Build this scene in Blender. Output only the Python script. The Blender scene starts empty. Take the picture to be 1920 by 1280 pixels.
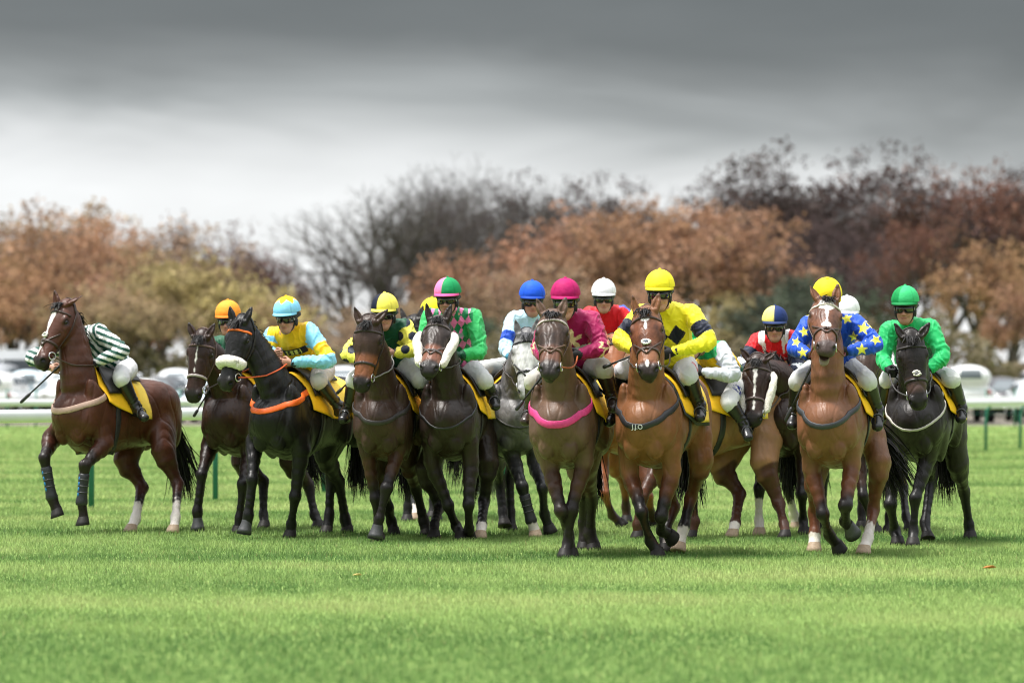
import bpy, math, random
import numpy as np
from mathutils import Vector
from mathutils.bvhtree import BVHTree

# ---------------------------------------------------------------- camera, sky, sun, exposure
S = bpy.context.scene
COL = S.collection
rad = math.radians
F, CX, HY, CH = 6720.0, 960.0, 730.0, 1.4      # focal length in photo pixels, principal column, horizon row, camera height

cam_d = bpy.data.cameras.new('camera')
cam = bpy.data.objects.new('camera', cam_d)
COL.objects.link(cam)
cam.location = (0, 0, CH)
cam.rotation_euler = (rad(90), 0, 0)
cam_d.sensor_width = 36.0
cam_d.lens = 126.0
cam_d.shift_y = (HY - 640.0) / 1920.0
cam_d.clip_start = 0.5
cam_d.clip_end = 3000.0
cam_d.dof.use_dof = True
cam_d.dof.focus_distance = 31.0
cam_d.dof.aperture_fstop = 2.0
S.camera = cam

SUN_EL, SUN_AZ = 70.0, -100.0                    # elevation; azimuth of the sun, measured from +Y towards +X
w = bpy.data.worlds.new('World')
S.world = w
w.use_nodes = True
nt = w.node_tree
nt.nodes.clear()
N = nt.nodes.new
L = nt.links.new
out = N('ShaderNodeOutputWorld')
sky = N('ShaderNodeTexSky')
sky.sky_type = 'NISHITA'
sky.sun_disc = False
sky.sun_elevation = rad(SUN_EL)
sky.sun_rotation = rad(SUN_AZ)
bg_sky = N('ShaderNodeBackground')
bg_sky.inputs['Strength'].default_value = 0.10
L(sky.outputs['Color'], bg_sky.inputs['Color'])
tc = N('ShaderNodeTexCoord')
sep = N('ShaderNodeSeparateXYZ')
L(tc.outputs['Generated'], sep.inputs[0])
mp = N('ShaderNodeMapping')
mp.inputs['Scale'].default_value = (9.0, 3.0, 32.0)
mp.inputs['Location'].default_value = (3.1, 0.7, 1.3)
L(tc.outputs['Generated'], mp.inputs['Vector'])
nz = N('ShaderNodeTexNoise')
nz.inputs['Scale'].default_value = 1.15
nz.inputs['Detail'].default_value = 3.0
nz.inputs['Roughness'].default_value = 0.5
nz.inputs['Distortion'].default_value = 0.6
L(mp.outputs[0], nz.inputs['Vector'])


def mnode(op, a, b=None, c=None):
    n = N('ShaderNodeMath')
    n.operation = op
    for i, v in enumerate((a, b, c)):
        if v is None:
            continue
        if isinstance(v, (int, float)):
            n.inputs[i].default_value = v
        else:
            L(v, n.inputs[i])
    return n.outputs[0]


# cloud deck: bright gap over the horizon (lower to the right), dark belly above it, open bright cloud higher up
cl = mnode('SUBTRACT', nz.outputs['Fac'], 0.5)
e = mnode('MULTIPLY_ADD', cl, 0.030, sep.outputs['Z'])
ax = mnode('MULTIPLY_ADD', sep.outputs['X'], 0.042, e)
xa = mnode('ABSOLUTE', mnode('ADD', sep.outputs['X'], 0.03))
e2 = mnode('MULTIPLY_ADD', xa, 0.035, ax)
ramp = N('ShaderNodeValToRGB')
L(e2, ramp.inputs[0])
ST = [(0.0, (.60, .61, .615)), (0.030, (.615, .625, .63)), (0.052, (.605, .615, .62)), (0.062, (.525, .535, .54)), (0.071, (.375, .387, .39)), (0.079, (.25, .262, .265)), (0.088, (.170, .179, .180)),
      (0.100, (.112, .119, .120)), (0.120, (.096, .103, .104)), (0.150, (.14, .15, .16)), (0.24, (.40, .415, .435)), (0.5, (.74, .76, .78)), (0.75, (1.10, 1.13, 1.16)), (1.0, (1.4, 1.43, 1.48))]
cr = ramp.color_ramp
cr.interpolation = 'LINEAR'
while len(cr.elements) < len(ST):
    cr.elements.new(0.5)
for el, (p, c) in zip(cr.elements, ST):
    el.position = p
    el.color = (*c, 1)
mp2 = N('ShaderNodeMapping')
mp2.inputs['Scale'].default_value = (9.0, 5.0, 40.0)
L(tc.outputs['Generated'], mp2.inputs['Vector'])
nz2 = N('ShaderNodeTexNoise')
nz2.inputs['Scale'].default_value = 1.4
nz2.inputs['Detail'].default_value = 6.0
L(mp2.outputs[0], nz2.inputs['Vector'])
tex = mnode('MULTIPLY_ADD', nz2.outputs['Fac'], 0.36, 0.82)
bg_cl = N('ShaderNodeBackground')
L(ramp.outputs[0], bg_cl.inputs['Color'])
L(tex, bg_cl.inputs['Strength'])
mx = N('ShaderNodeMixShader')
mx.inputs[0].default_value = 0.95
L(bg_sky.outputs[0], mx.inputs[1])
L(bg_cl.outputs[0], mx.inputs[2])
L(mx.outputs[0], out.inputs['Surface'])

sun_d = bpy.data.lights.new('sun', 'SUN')
sun_d.energy = 4.0
sun_d.angle = rad(12)
sun_d.color = (1.0, 0.965, 0.91)
sun = bpy.data.objects.new('sun', sun_d)
COL.objects.link(sun)
sd = Vector((math.sin(rad(SUN_AZ)) * math.cos(rad(SUN_EL)), math.cos(rad(SUN_AZ)) * math.cos(rad(SUN_EL)), math.sin(rad(SUN_EL))))
sun.rotation_euler = sd.to_track_quat('Z', 'Y').to_euler()

S.view_settings.view_transform = 'Standard'
S.view_settings.look = 'None'
S.view_settings.exposure = 0.66
S.view_settings.gamma = 1.0
S.render.engine = 'CYCLES'
S.cycles.max_bounces = 6
S.cycles.transparent_max_bounces = 6
S.cycles.use_denoising = True
S.cycles.denoiser = 'OPENIMAGEDENOISE'
S.cycles.denoising_input_passes = 'RGB_ALBEDO_NORMAL'
S.cycles.denoising_prefilter = 'ACCURATE'
S.cycles.filter_width = 1.1
S.cycles.sample_clamp_indirect = 4.0

# ---------------------------------------------------------------- small helpers
rng = np.random.default_rng(7)
random.seed(7)
A = lambda *v: np.array(v, float)


def P(px, py, Y):
    return A((px - CX) * Y / F, Y, CH - (py - HY) * Y / F)


def nrm(v):
    v = np.asarray(v, float)
    return v / (np.linalg.norm(v) + 1e-12)


def hexc(h):
    h = h.lstrip('#')
    c = [int(h[i:i + 2], 16) / 255 for i in (0, 2, 4)]
    return np.array([x / 12.92 if x <= .04045 else ((x + .055) / 1.055) ** 2.4 for x in c])


def smooth(a, b, x):
    t = np.clip((x - a) / (b - a + 1e-9), 0, 1)
    return t * t * (3 - 2 * t)


def tag(o, label=None, cat=None, group=None, kind=None):
    if label:
        o['label'] = label
    if cat:
        o['category'] = cat
    if group:
        o['group'] = group
    if kind:
        o['kind'] = kind
    return o


def empty(name, loc):
    o = bpy.data.objects.new(name, None)
    o.location = loc
    o.empty_display_size = 0.2
    COL.objects.link(o)
    return o


def put(name, v, faces, mat, parent=None, col=None, smooth_shade=True, loc=None):
    """Link a mesh object; v (n,3) in the parent's space; faces (m,4) or (m,3) array, or a list of lists."""
    me = bpy.data.meshes.new(name)
    v = np.asarray(v, np.float32)
    if isinstance(faces, np.ndarray):
        k = faces.shape[1]
        n = len(faces)
        me.vertices.add(len(v))
        me.vertices.foreach_set('co', v.ravel())
        me.loops.add(n * k)
        me.loops.foreach_set('vertex_index', faces.astype(np.int32).ravel())
        me.polygons.add(n)
        me.polygons.foreach_set('loop_start', np.arange(0, n * k, k, dtype=np.int32))
        me.polygons.foreach_set('loop_total', np.full(n, k, np.int32))
        me.update(calc_edges=True)
    else:
        me.from_pydata(v.tolist(), [], faces)
    if smooth_shade:
        me.polygons.foreach_set('use_smooth', np.ones(len(me.polygons), bool))
    if col is not None:
        a = me.color_attributes.new('Col', 'FLOAT_COLOR', 'POINT')
        c = np.ones((len(v), 4), np.float32)
        c[:, :3] = np.broadcast_to(col, (len(v), 3))
        a.data.foreach_set('color', c.ravel())
    me.materials.append(mat)
    o = bpy.data.objects.new(name, me)
    COL.objects.link(o)
    if parent is not None:
        o.parent = parent
    if loc is not None:
        o.location = loc
    return o


def tube(pts, r, n=6, cap=True):
    """Round tube along pts with radius r (number or list). Returns v, list of quads."""
    pts = np.asarray(pts, float)
    m = len(pts)
    r = np.broadcast_to(np.asarray(r, float), (m,))
    v, f = [], []
    tang = np.gradient(pts, axis=0)
    up = None
    for i in range(m):
        t = nrm(tang[i])
        if up is None:
            up = nrm(np.cross(t, A(0, 0, 1) if abs(t[2]) < .9 else A(1, 0, 0)))
        up = nrm(up - t * np.dot(up, t))
        b = np.cross(t, up)
        for k in range(n):
            a = 2 * math.pi * k / n
            v.append(pts[i] + r[i] * (math.cos(a) * up + math.sin(a) * b))
    for i in range(m - 1):
        for k in range(n):
            a, b2 = i * n + k, i * n + (k + 1) % n
            f.append([a, b2, b2 + n, a + n])
    if cap:
        f.append(list(range(n))[::-1])
        f.append([(m - 1) * n + k for k in range(n)])
    return np.array(v), f


class Bag:
    """Collects pieces into one mesh."""
    def __init__(s):
        s.v, s.f, s.c, s.n = [], [], [], 0

    def add(s, vf, col=None):
        v, f = vf
        v = np.asarray(v, float)
        s.v.append(v)
        s.f += [[i + s.n for i in q] for q in f]
        if col is not None:
            s.c.append(np.broadcast_to(col, (len(v), 3)))
        s.n += len(v)

    def build(s, name, mat, parent=None, smooth_shade=True):
        return put(name, np.concatenate(s.v), s.f, mat, parent, np.concatenate(s.c) if s.c else None, smooth_shade)


def box(lo, hi):
    x0, y0, z0 = lo
    x1, y1, z1 = hi
    v = A([x0, y0, z0], [x1, y0, z0], [x1, y1, z0], [x0, y1, z0], [x0, y0, z1], [x1, y0, z1], [x1, y1, z1], [x0, y1, z1])
    return v, [[0, 3, 2, 1], [4, 5, 6, 7], [0, 1, 5, 4], [1, 2, 6, 5], [2, 3, 7, 6], [3, 0, 4, 7]]


def ball(c, r, nu=14, nv=9, ax=None):
    """Ellipsoid; r (3,), axes ax rows."""
    r = np.broadcast_to(np.asarray(r, float), (3,))
    ax = np.eye(3) if ax is None else np.asarray(ax)
    v, f = [], []
    for j in range(nv + 1):
        t = math.pi * j / nv
        for i in range(nu):
            p = 2 * math.pi * i / nu
            q = A(math.sin(t) * math.cos(p), math.sin(t) * math.sin(p), math.cos(t)) * r
            v.append(c + q @ ax)
    for j in range(nv):
        for i in range(nu):
            a, b = j * nu + i, j * nu + (i + 1) % nu
            f.append([a, a + nu, b + nu, b])
    return np.array(v), f


def torus(c, n, R, r, nu=18, nv=6, sq=1.0, up=None):
    n = nrm(n)
    u = nrm(np.cross(n, A(0, 0, 1) if abs(n[2]) < .9 else A(1, 0, 0))) if up is None else nrm(up)
    b = np.cross(n, u)
    pts = [c + R * (math.cos(a) * u + sq * math.sin(a) * b) for a in np.linspace(0, 2 * math.pi, nu, endpoint=False)]
    v, f = [], []
    for i in range(nu):
        d = nrm(pts[i] - c)
        for k in range(nv):
            a = 2 * math.pi * k / nv
            v.append(pts[i] + r * (math.cos(a) * d + math.sin(a) * n))
    for i in range(nu):
        for k in range(nv):
            a, b2 = i * nv + k, i * nv + (k + 1) % nv
            c2, d2 = ((i + 1) % nu) * nv + k, ((i + 1) % nu) * nv + (k + 1) % nv
            f.append([a, b2, d2, c2])
    return np.array(v), f


def strip(pts, nor, width, th=.006):
    """Flat strap along pts, lying on surface normals nor, with thickness."""
    pts, nor = np.asarray(pts, float), np.asarray(nor, float)
    t = np.gradient(pts, axis=0)
    v, f = [], []
    m = len(pts)
    wd = np.broadcast_to(np.asarray(width, float), (m,))
    for i in range(m):
        s = nrm(np.cross(nrm(t[i]), nrm(nor[i])))
        n = nrm(nor[i])
        for a, b in ((-1, 0), (-.8, 1), (.8, 1), (1, 0), (.8, -.6), (-.8, -.6)):
            v.append(pts[i] + s * a * wd[i] / 2 + n * b * th)
    for i in range(m - 1):
        for k in range(6):
            a, b2 = i * 6 + k, i * 6 + (k + 1) % 6
            f.append([a, a + 6, b2 + 6, b2])
    f.append(list(range(6)))
    f.append([(m - 1) * 6 + k for k in range(6)][::-1])
    return np.array(v), f


# ---------------------------------------------------------------- implicit surfaces (smooth union of tapered limbs) meshed as one skin
class Field:
    def __init__(s, lo, hi, step, fine=()):
        s.ax = []
        for i in range(3):
            xs, x = [], lo[i]
            while x < hi[i] + step:
                xs.append(x)
                st = step
                for fl, fh, fs in fine:
                    if fl[i] - step < x < fh[i]:
                        st = min(st, fs)
                x += st
            s.ax.append(np.array(xs, np.float32))
        s.v = np.full([len(a) for a in s.ax], .25, np.float32)

    def _blk(s, lo, hi):
        sl = []
        for i in range(3):
            a, b = np.searchsorted(s.ax[i], [lo[i], hi[i]])
            if b - a < 1:
                return None
            sl.append(slice(int(a), int(b)))
        X = s.ax[0][sl[0]][:, None, None]
        Y = s.ax[1][sl[1]][None, :, None]
        Z = s.ax[2][sl[2]][None, None, :]
        return tuple(sl), X, Y, Z

    def _mix(s, sl, d, k, cut):
        a = s.v[sl]
        if cut:
            h = np.maximum(k - np.abs(-a - d), 0) / k
            s.v[sl] = -(np.minimum(-a, d) - h * h * k * .25)
        else:
            h = np.maximum(k - np.abs(a - d), 0) / k
            s.v[sl] = np.minimum(a, d) - h * h * k * .25

    def seg(s, a, b, ra, rb, u=None, k=.03, cut=False):
        a, b = np.asarray(a, float), np.asarray(b, float)
        ra = (ra, ra) if np.isscalar(ra) else ra
        rb = (rb, rb) if np.isscalar(rb) else rb
        Ln = np.linalg.norm(b - a)
        if Ln < 1e-5:
            b = a + A(0, 0, 1e-3)
            Ln = 1e-3
        wv = (b - a) / Ln
        if u is None:
            u = A(1, 0, 0) if abs(wv[0]) < .8 else A(0, 1, 0)
        u = nrm(u - wv * np.dot(u, wv))
        v = np.cross(wv, u)
        R = max(*ra, *rb) + k + .03
        blk = s._blk(np.minimum(a, b) - R, np.maximum(a, b) + R)
        if blk is None:
            return
        sl, X, Y, Z = blk
        a32, w32, u32, v32 = [q.astype(np.float32) for q in (a, wv, u, v)]
        X, Y, Z = X - a32[0], Y - a32[1], Z - a32[2]
        dw = X * w32[0] + Y * w32[1] + Z * w32[2]
        t = np.clip(dw / np.float32(Ln), 0, 1)
        dw = dw - t * np.float32(Ln)
        du = X * u32[0] + Y * u32[1] + Z * u32[2]
        dv = X * v32[0] + Y * v32[1] + Z * v32[2]
        ru = np.float32(ra[0]) + t * np.float32(rb[0] - ra[0])
        rv = np.float32(ra[1]) + t * np.float32(rb[1] - ra[1])
        rw = np.minimum(ru, rv)
        p, q, r = du / ru, dv / rv, dw / rw
        k0 = np.sqrt(p * p + q * q + r * r) + np.float32(1e-6)
        p, q, r = p / ru, q / rv, r / rw
        k1 = np.sqrt(p * p + q * q + r * r) + np.float32(1e-6)
        s._mix(sl, k0 * (k0 - 1) / k1, np.float32(k), cut)

    def ell(s, c, r, axes=None, k=.03, cut=False):
        c = np.asarray(c, float)
        r = np.broadcast_to(np.asarray(r, float), (3,))
        axes = np.eye(3) if axes is None else np.array([nrm(q) for q in axes])
        R = max(r) + k + .03
        blk = s._blk(c - R, c + R)
        if blk is None:
            return
        sl, X, Y, Z = blk
        c = c.astype(np.float32)
        X, Y, Z = X - c[0], Y - c[1], Z - c[2]
        k0 = k1 = np.float32(0)
        for i in range(3):
            q = axes[i].astype(np.float32)
            p = (X * q[0] + Y * q[1] + Z * q[2]) / np.float32(r[i])
            k0 = k0 + p * p
            p = p / np.float32(r[i])
            k1 = k1 + p * p
        k0 = np.sqrt(k0) + np.float32(1e-6)
        s._mix(sl, k0 * (k0 - 1) / (np.sqrt(k1) + np.float32(1e-6)), np.float32(k), cut)

    def chain(s, pts, rr, u=None, k=.03, sub=3):
        """Smooth limb through pts; rr list of (ru, rv); u: side axis (one, or one per point)."""
        pts = [np.asarray(p, float) for p in pts]
        rr = [A(*((r, r) if np.isscalar(r) else r)) for r in rr]
        n = len(pts)
        us = None if u is None else [np.asarray(q, float) for q in (u if np.ndim(u) == 2 else [u] * n)]
        cr = lambda a, b, c, d, t: .5 * ((2 * b) + (c - a) * t + (2 * a - 5 * b + 4 * c - d) * t * t + (3 * b - a - 3 * c + d) * t ** 3)
        q, qr, qu = [], [], []
        for i in range(n - 1):
            i0, i3 = max(i - 1, 0), min(i + 2, n - 1)
            for j in range(sub):
                t = j / sub
                q.append(cr(pts[i0], pts[i], pts[i + 1], pts[i3], t))
                qr.append(np.maximum(cr(rr[i0], rr[i], rr[i + 1], rr[i3], t), .003))
                if us:
                    qu.append(us[i] * (1 - t) + us[i + 1] * t)
        q.append(pts[-1])
        qr.append(rr[-1])
        if us:
            qu.append(us[-1])
        for i in range(len(q) - 1):
            s.seg(q[i], q[i + 1], tuple(qr[i]), tuple(qr[i + 1]), qu[i] if us else None, k)

    def mesh(s):
        v = s.v
        ins = v < 0
        cs = [(0, 0, 0), (1, 0, 0), (0, 1, 0), (1, 1, 0), (0, 0, 1), (1, 0, 1), (0, 1, 1), (1, 1, 1)]
        n3 = [d - 1 for d in v.shape]
        sub = lambda arr, c: arr[c[0]:c[0] + n3[0], c[1]:c[1] + n3[1], c[2]:c[2] + n3[2]]
        cnt = np.zeros(n3, np.int8)
        for c in cs:
            cnt += sub(ins, c)
        act = (cnt > 0) & (cnt < 8)
        idx = np.argwhere(act)
        vid = np.full(n3, -1, np.int32)
        vid[act] = np.arange(len(idx), dtype=np.int32)
        cv = [v[idx[:, 0] + c[0], idx[:, 1] + c[1], idx[:, 2] + c[2]] for c in cs]
        acc = np.zeros((len(idx), 3))
        num = np.zeros(len(idx))
        for i in range(8):
            for j in range(i + 1, 8):
                dd = np.abs(np.subtract(cs[i], cs[j]))
                if dd.sum() != 1:
                    continue
                a, b = cv[i], cv[j]
                m = (a < 0) != (b < 0)
                t = np.where(m, a / np.where(m, a - b, 1), 0)
                acc += np.where(m[:, None], np.array(cs[i]) + t[:, None] * np.subtract(cs[j], cs[i]), 0)
                num += m
        pos = idx + acc / num[:, None]
        V = np.stack([np.interp(pos[:, i], np.arange(len(s.ax[i])), s.ax[i]) for i in range(3)], 1)
        qs = []
        for axi in range(3):
            o1, o2 = (axi + 1) % 3, (axi + 2) % 3
            lo = [slice(None)] * 3
            hi = [slice(None)] * 3
            lo[axi], hi[axi] = slice(0, -1), slice(1, None)
            for o in (o1, o2):
                lo[o] = hi[o] = slice(1, -1)
            a, b = ins[tuple(lo)], ins[tuple(hi)]
            e = np.argwhere(a != b)
            if not len(e):
                continue
            sgn = a[tuple(e.T)]
            e = e.copy()
            e[:, o1] += 1
            e[:, o2] += 1

            def cell(d1, d2):
                c = e.copy()
                c[:, o1] += d1
                c[:, o2] += d2
                return vid[tuple(c.T)]
            q = np.stack([cell(-1, -1), cell(0, -1), cell(0, 0), cell(-1, 0)], 1)
            q[~sgn] = q[~sgn][:, ::-1]
            qs.append(q)
        Q = np.concatenate(qs)
        return V, Q[(Q >= 0).all(1)]


def normals(V, Q):
    n = np.cross(V[Q[:, 2]] - V[Q[:, 0]], V[Q[:, 3]] - V[Q[:, 1]])
    o = np.zeros_like(V)
    for k in range(4):
        for j in range(3):
            o[:, j] += np.bincount(Q[:, k], n[:, j], len(V))
    return o / (np.linalg.norm(o, axis=1)[:, None] + 1e-12)


_nd = np.random.default_rng(3).normal(size=(24, 3))
_np = np.random.default_rng(4).uniform(0, 6.28, 24)


def noise(V, f, seed=0, n=8):
    """Cheap smooth noise, about -1..1."""
    o = np.zeros(len(V))
    for i in range(n):
        j = (i + seed * 5) % 24
        o += np.sin(V @ (_nd[j] * f) + _np[j] + seed)
    return o / (n ** .5) / 1.2


def along(V, pts):
    """Distance to a polyline and the parameter along it (0, 1, 2 ... at its points)."""
    D = np.full(len(V), 1e9)
    T = np.zeros(len(V))
    for i in range(len(pts) - 1):
        a, b = pts[i], pts[i + 1]
        d = b - a
        t = np.clip((V - a) @ d / (d @ d + 1e-9), 0, 1)
        r = np.linalg.norm(V - a - t[:, None] * d, axis=1)
        m = r < D
        D[m] = r[m]
        T[m] = i + t[m]
    return D, T


# ---------------------------------------------------------------- materials
def mat(name, col=None, rough=.6, spec=.4, metal=0., attr=False, var=0., vscale=40., bump=0., bscale=200., sheen=0., coat=0.):
    m = bpy.data.materials.new(name)
    m.use_nodes = True
    t = m.node_tree
    b = t.nodes['Principled BSDF']
    b.inputs['Roughness'].default_value = rough
    b.inputs['Specular IOR Level'].default_value = spec
    b.inputs['Metallic'].default_value = metal
    if sheen:
        b.inputs['Sheen Weight'].default_value = sheen
    if coat:
        b.inputs['Coat Weight'].default_value = coat
    tcn = t.nodes.new('ShaderNodeTexCoord')
    src = None
    if attr:
        a = t.nodes.new('ShaderNodeAttribute')
        a.attribute_name = 'Col'
        src = a.outputs['Color']
    else:
        r = t.nodes.new('ShaderNodeRGB')
        r.outputs[0].default_value = (*col, 1)
        src = r.outputs[0]
    if var:
        n = t.nodes.new('ShaderNodeTexNoise')
        n.inputs['Scale'].default_value = vscale
        n.inputs['Detail'].default_value = 4
        t.links.new(tcn.outputs['Object'], n.inputs['Vector'])
        mr = t.nodes.new('ShaderNodeMapRange')
        mr.inputs[1].default_value, mr.inputs[2].default_value = .25, .75
        mr.inputs[3].default_value, mr.inputs[4].default_value = 1 - var, 1 + var
        t.links.new(n.outputs['Fac'], mr.inputs[0])
        mm = t.nodes.new('ShaderNodeVectorMath')
        mm.operation = 'SCALE'
        t.links.new(src, mm.inputs[0])
        t.links.new(mr.outputs[0], mm.inputs['Scale'])
        src = mm.outputs[0]
    t.links.new(src, b.inputs['Base Color'])
    if bump:
        n = t.nodes.new('ShaderNodeTexNoise')
        n.inputs['Scale'].default_value = bscale
        n.inputs['Detail'].default_value = 3
        t.links.new(tcn.outputs['Object'], n.inputs['Vector'])
        bp = t.nodes.new('ShaderNodeBump')
        bp.inputs['Strength'].default_value = bump
        bp.inputs['Distance'].default_value = .01
        t.links.new(n.outputs['Fac'], bp.inputs['Height'])
        t.links.new(bp.outputs[0], b.inputs['Normal'])
    return m


M_COAT = mat('horse_coat', attr=True, rough=.43, spec=.29, var=.24, vscale=5., bump=.20, bscale=40.)
M_HAIR = mat('horse_hair', attr=True, rough=.55, spec=.2, var=.2, vscale=20.)
M_EYE = mat('horse_eye', (.008, .005, .004), rough=.08, spec=.6)
M_HOOF = mat('hoof_horn', attr=True, rough=.55, spec=.22, var=.2, vscale=60.)
M_LEATHER = mat('leather', attr=True, rough=.45, spec=.4, var=.15, vscale=50.)
M_WOOL = mat('sheepskin', (.74, .70, .62), rough=.95, spec=.1, var=.22, vscale=70., bump=.9, bscale=120., sheen=.3)
M_STEEL = mat('steel', (.62, .62, .62), rough=.25, metal=1.)
M_IRON = mat('stirrup_steel', (.09, .09, .095), rough=.4, metal=.8)
M_CLOTH = mat('saddle_cloth', attr=True, rough=.7, spec=.25, var=.06, vscale=30., bump=.08, bscale=60.)
M_SILK = mat('racing_silk', attr=True, rough=.55, spec=.25, var=.05, vscale=30., bump=.10, bscale=45., sheen=.15)
M_BREECH = mat('breeches', attr=True, rough=.65, spec=.25, var=.05, vscale=40., bump=.1, bscale=60.)
M_BOOT = mat('riding_boot', attr=True, rough=.28, spec=.5, var=.15, vscale=60., bump=.12, bscale=70.)
M_SKIN = mat('skin', attr=True, rough=.5, spec=.35, var=.08, vscale=60.)
M_CAP = mat('helmet_cover', attr=True, rough=.68, spec=.22, var=.08, vscale=30., bump=.35, bscale=34.)
M_BLACK = mat('black_harness', (.012, .012, .013), rough=.5, spec=.4, var=.2, vscale=60.)
M_LENS = mat('goggle_lens', (.006, .006, .008), rough=.06, spec=.8, coat=.5)
M_GLOVE = mat('glove', attr=True, rough=.7, spec=.3, var=.1, vscale=90.)
M_INK = mat('printed_ink', (.012, .012, .012), rough=.6)

# ---------------------------------------------------------------- ground, turf, car park
def gz_(y):
    return .55 * float(smooth(98, 150, y))


ys = np.concatenate([np.linspace(-30, 90, 13), np.linspace(95, 160, 14), np.linspace(180, 1400, 12)])
xs_ = np.linspace(-500, 500, 21)
gv = [(x, y, gz_(y)) for y in ys for x in xs_]
gf = [[j * 21 + i, j * 21 + i + 1, (j + 1) * 21 + i + 1, (j + 1) * 21 + i] for j in range(len(ys) - 1) for i in range(20)]


def turf_material():
    m = bpy.data.materials.new('turf')
    m.use_nodes = True
    t = m.node_tree
    b = t.nodes['Principled BSDF']
    b.inputs['Roughness'].default_value = .9
    b.inputs['Specular IOR Level'].default_value = .15
    tcn = t.nodes.new('ShaderNodeTexCoord')
    src = None
    for (sc_, det, c0, c1, f) in (((.10, .30, 1), 4, (.150, .245, .060), (.205, .300, .084), 1.0), ((1.4, 3.0, 1), 5, (.11, .20, .045), (.24, .31, .09), .45), ((14, 20, 1), 4, (.085, .165, .035), (.24, .32, .09), .35)):
        mpn = t.nodes.new('ShaderNodeMapping')
        mpn.inputs['Scale'].default_value = sc_
        t.links.new(tcn.outputs['Object'], mpn.inputs['Vector'])
        n = t.nodes.new('ShaderNodeTexNoise')
        n.inputs['Scale'].default_value = 1.0
        n.inputs['Detail'].default_value = det
        t.links.new(mpn.outputs[0], n.inputs['Vector'])
        r = t.nodes.new('ShaderNodeValToRGB')
        r.color_ramp.elements[0].position, r.color_ramp.elements[1].position = .35, .65
        r.color_ramp.elements[0].color, r.color_ramp.elements[1].color = (*c0, 1), (*c1, 1)
        t.links.new(n.outputs['Fac'], r.inputs[0])
        if src is None:
            src = r.outputs[0]
        else:
            mxn = t.nodes.new('ShaderNodeMix')
            mxn.data_type = 'RGBA'
            mxn.inputs[0].default_value = f
            t.links.new(src, mxn.inputs[6])
            t.links.new(r.outputs[0], mxn.inputs[7])
            src = mxn.outputs[2]
    t.links.new(src, b.inputs['Base Color'])
    return m


tag(put('ground', gv, gf, turf_material(), None, None), kind='structure')
M_MUD = mat('car_park_gravel', (.17, .155, .13), rough=.95, spec=.1, var=.35, vscale=1.3)
py_ = np.linspace(119, 160, 14)
tag(put('car_park', [(x, y, gz_(y) + .012) for y in py_ for x in (-90, 90)], [[2 * i, 2 * i + 1, 2 * i + 3, 2 * i + 2] for i in range(13)], M_MUD), kind='structure')


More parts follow.
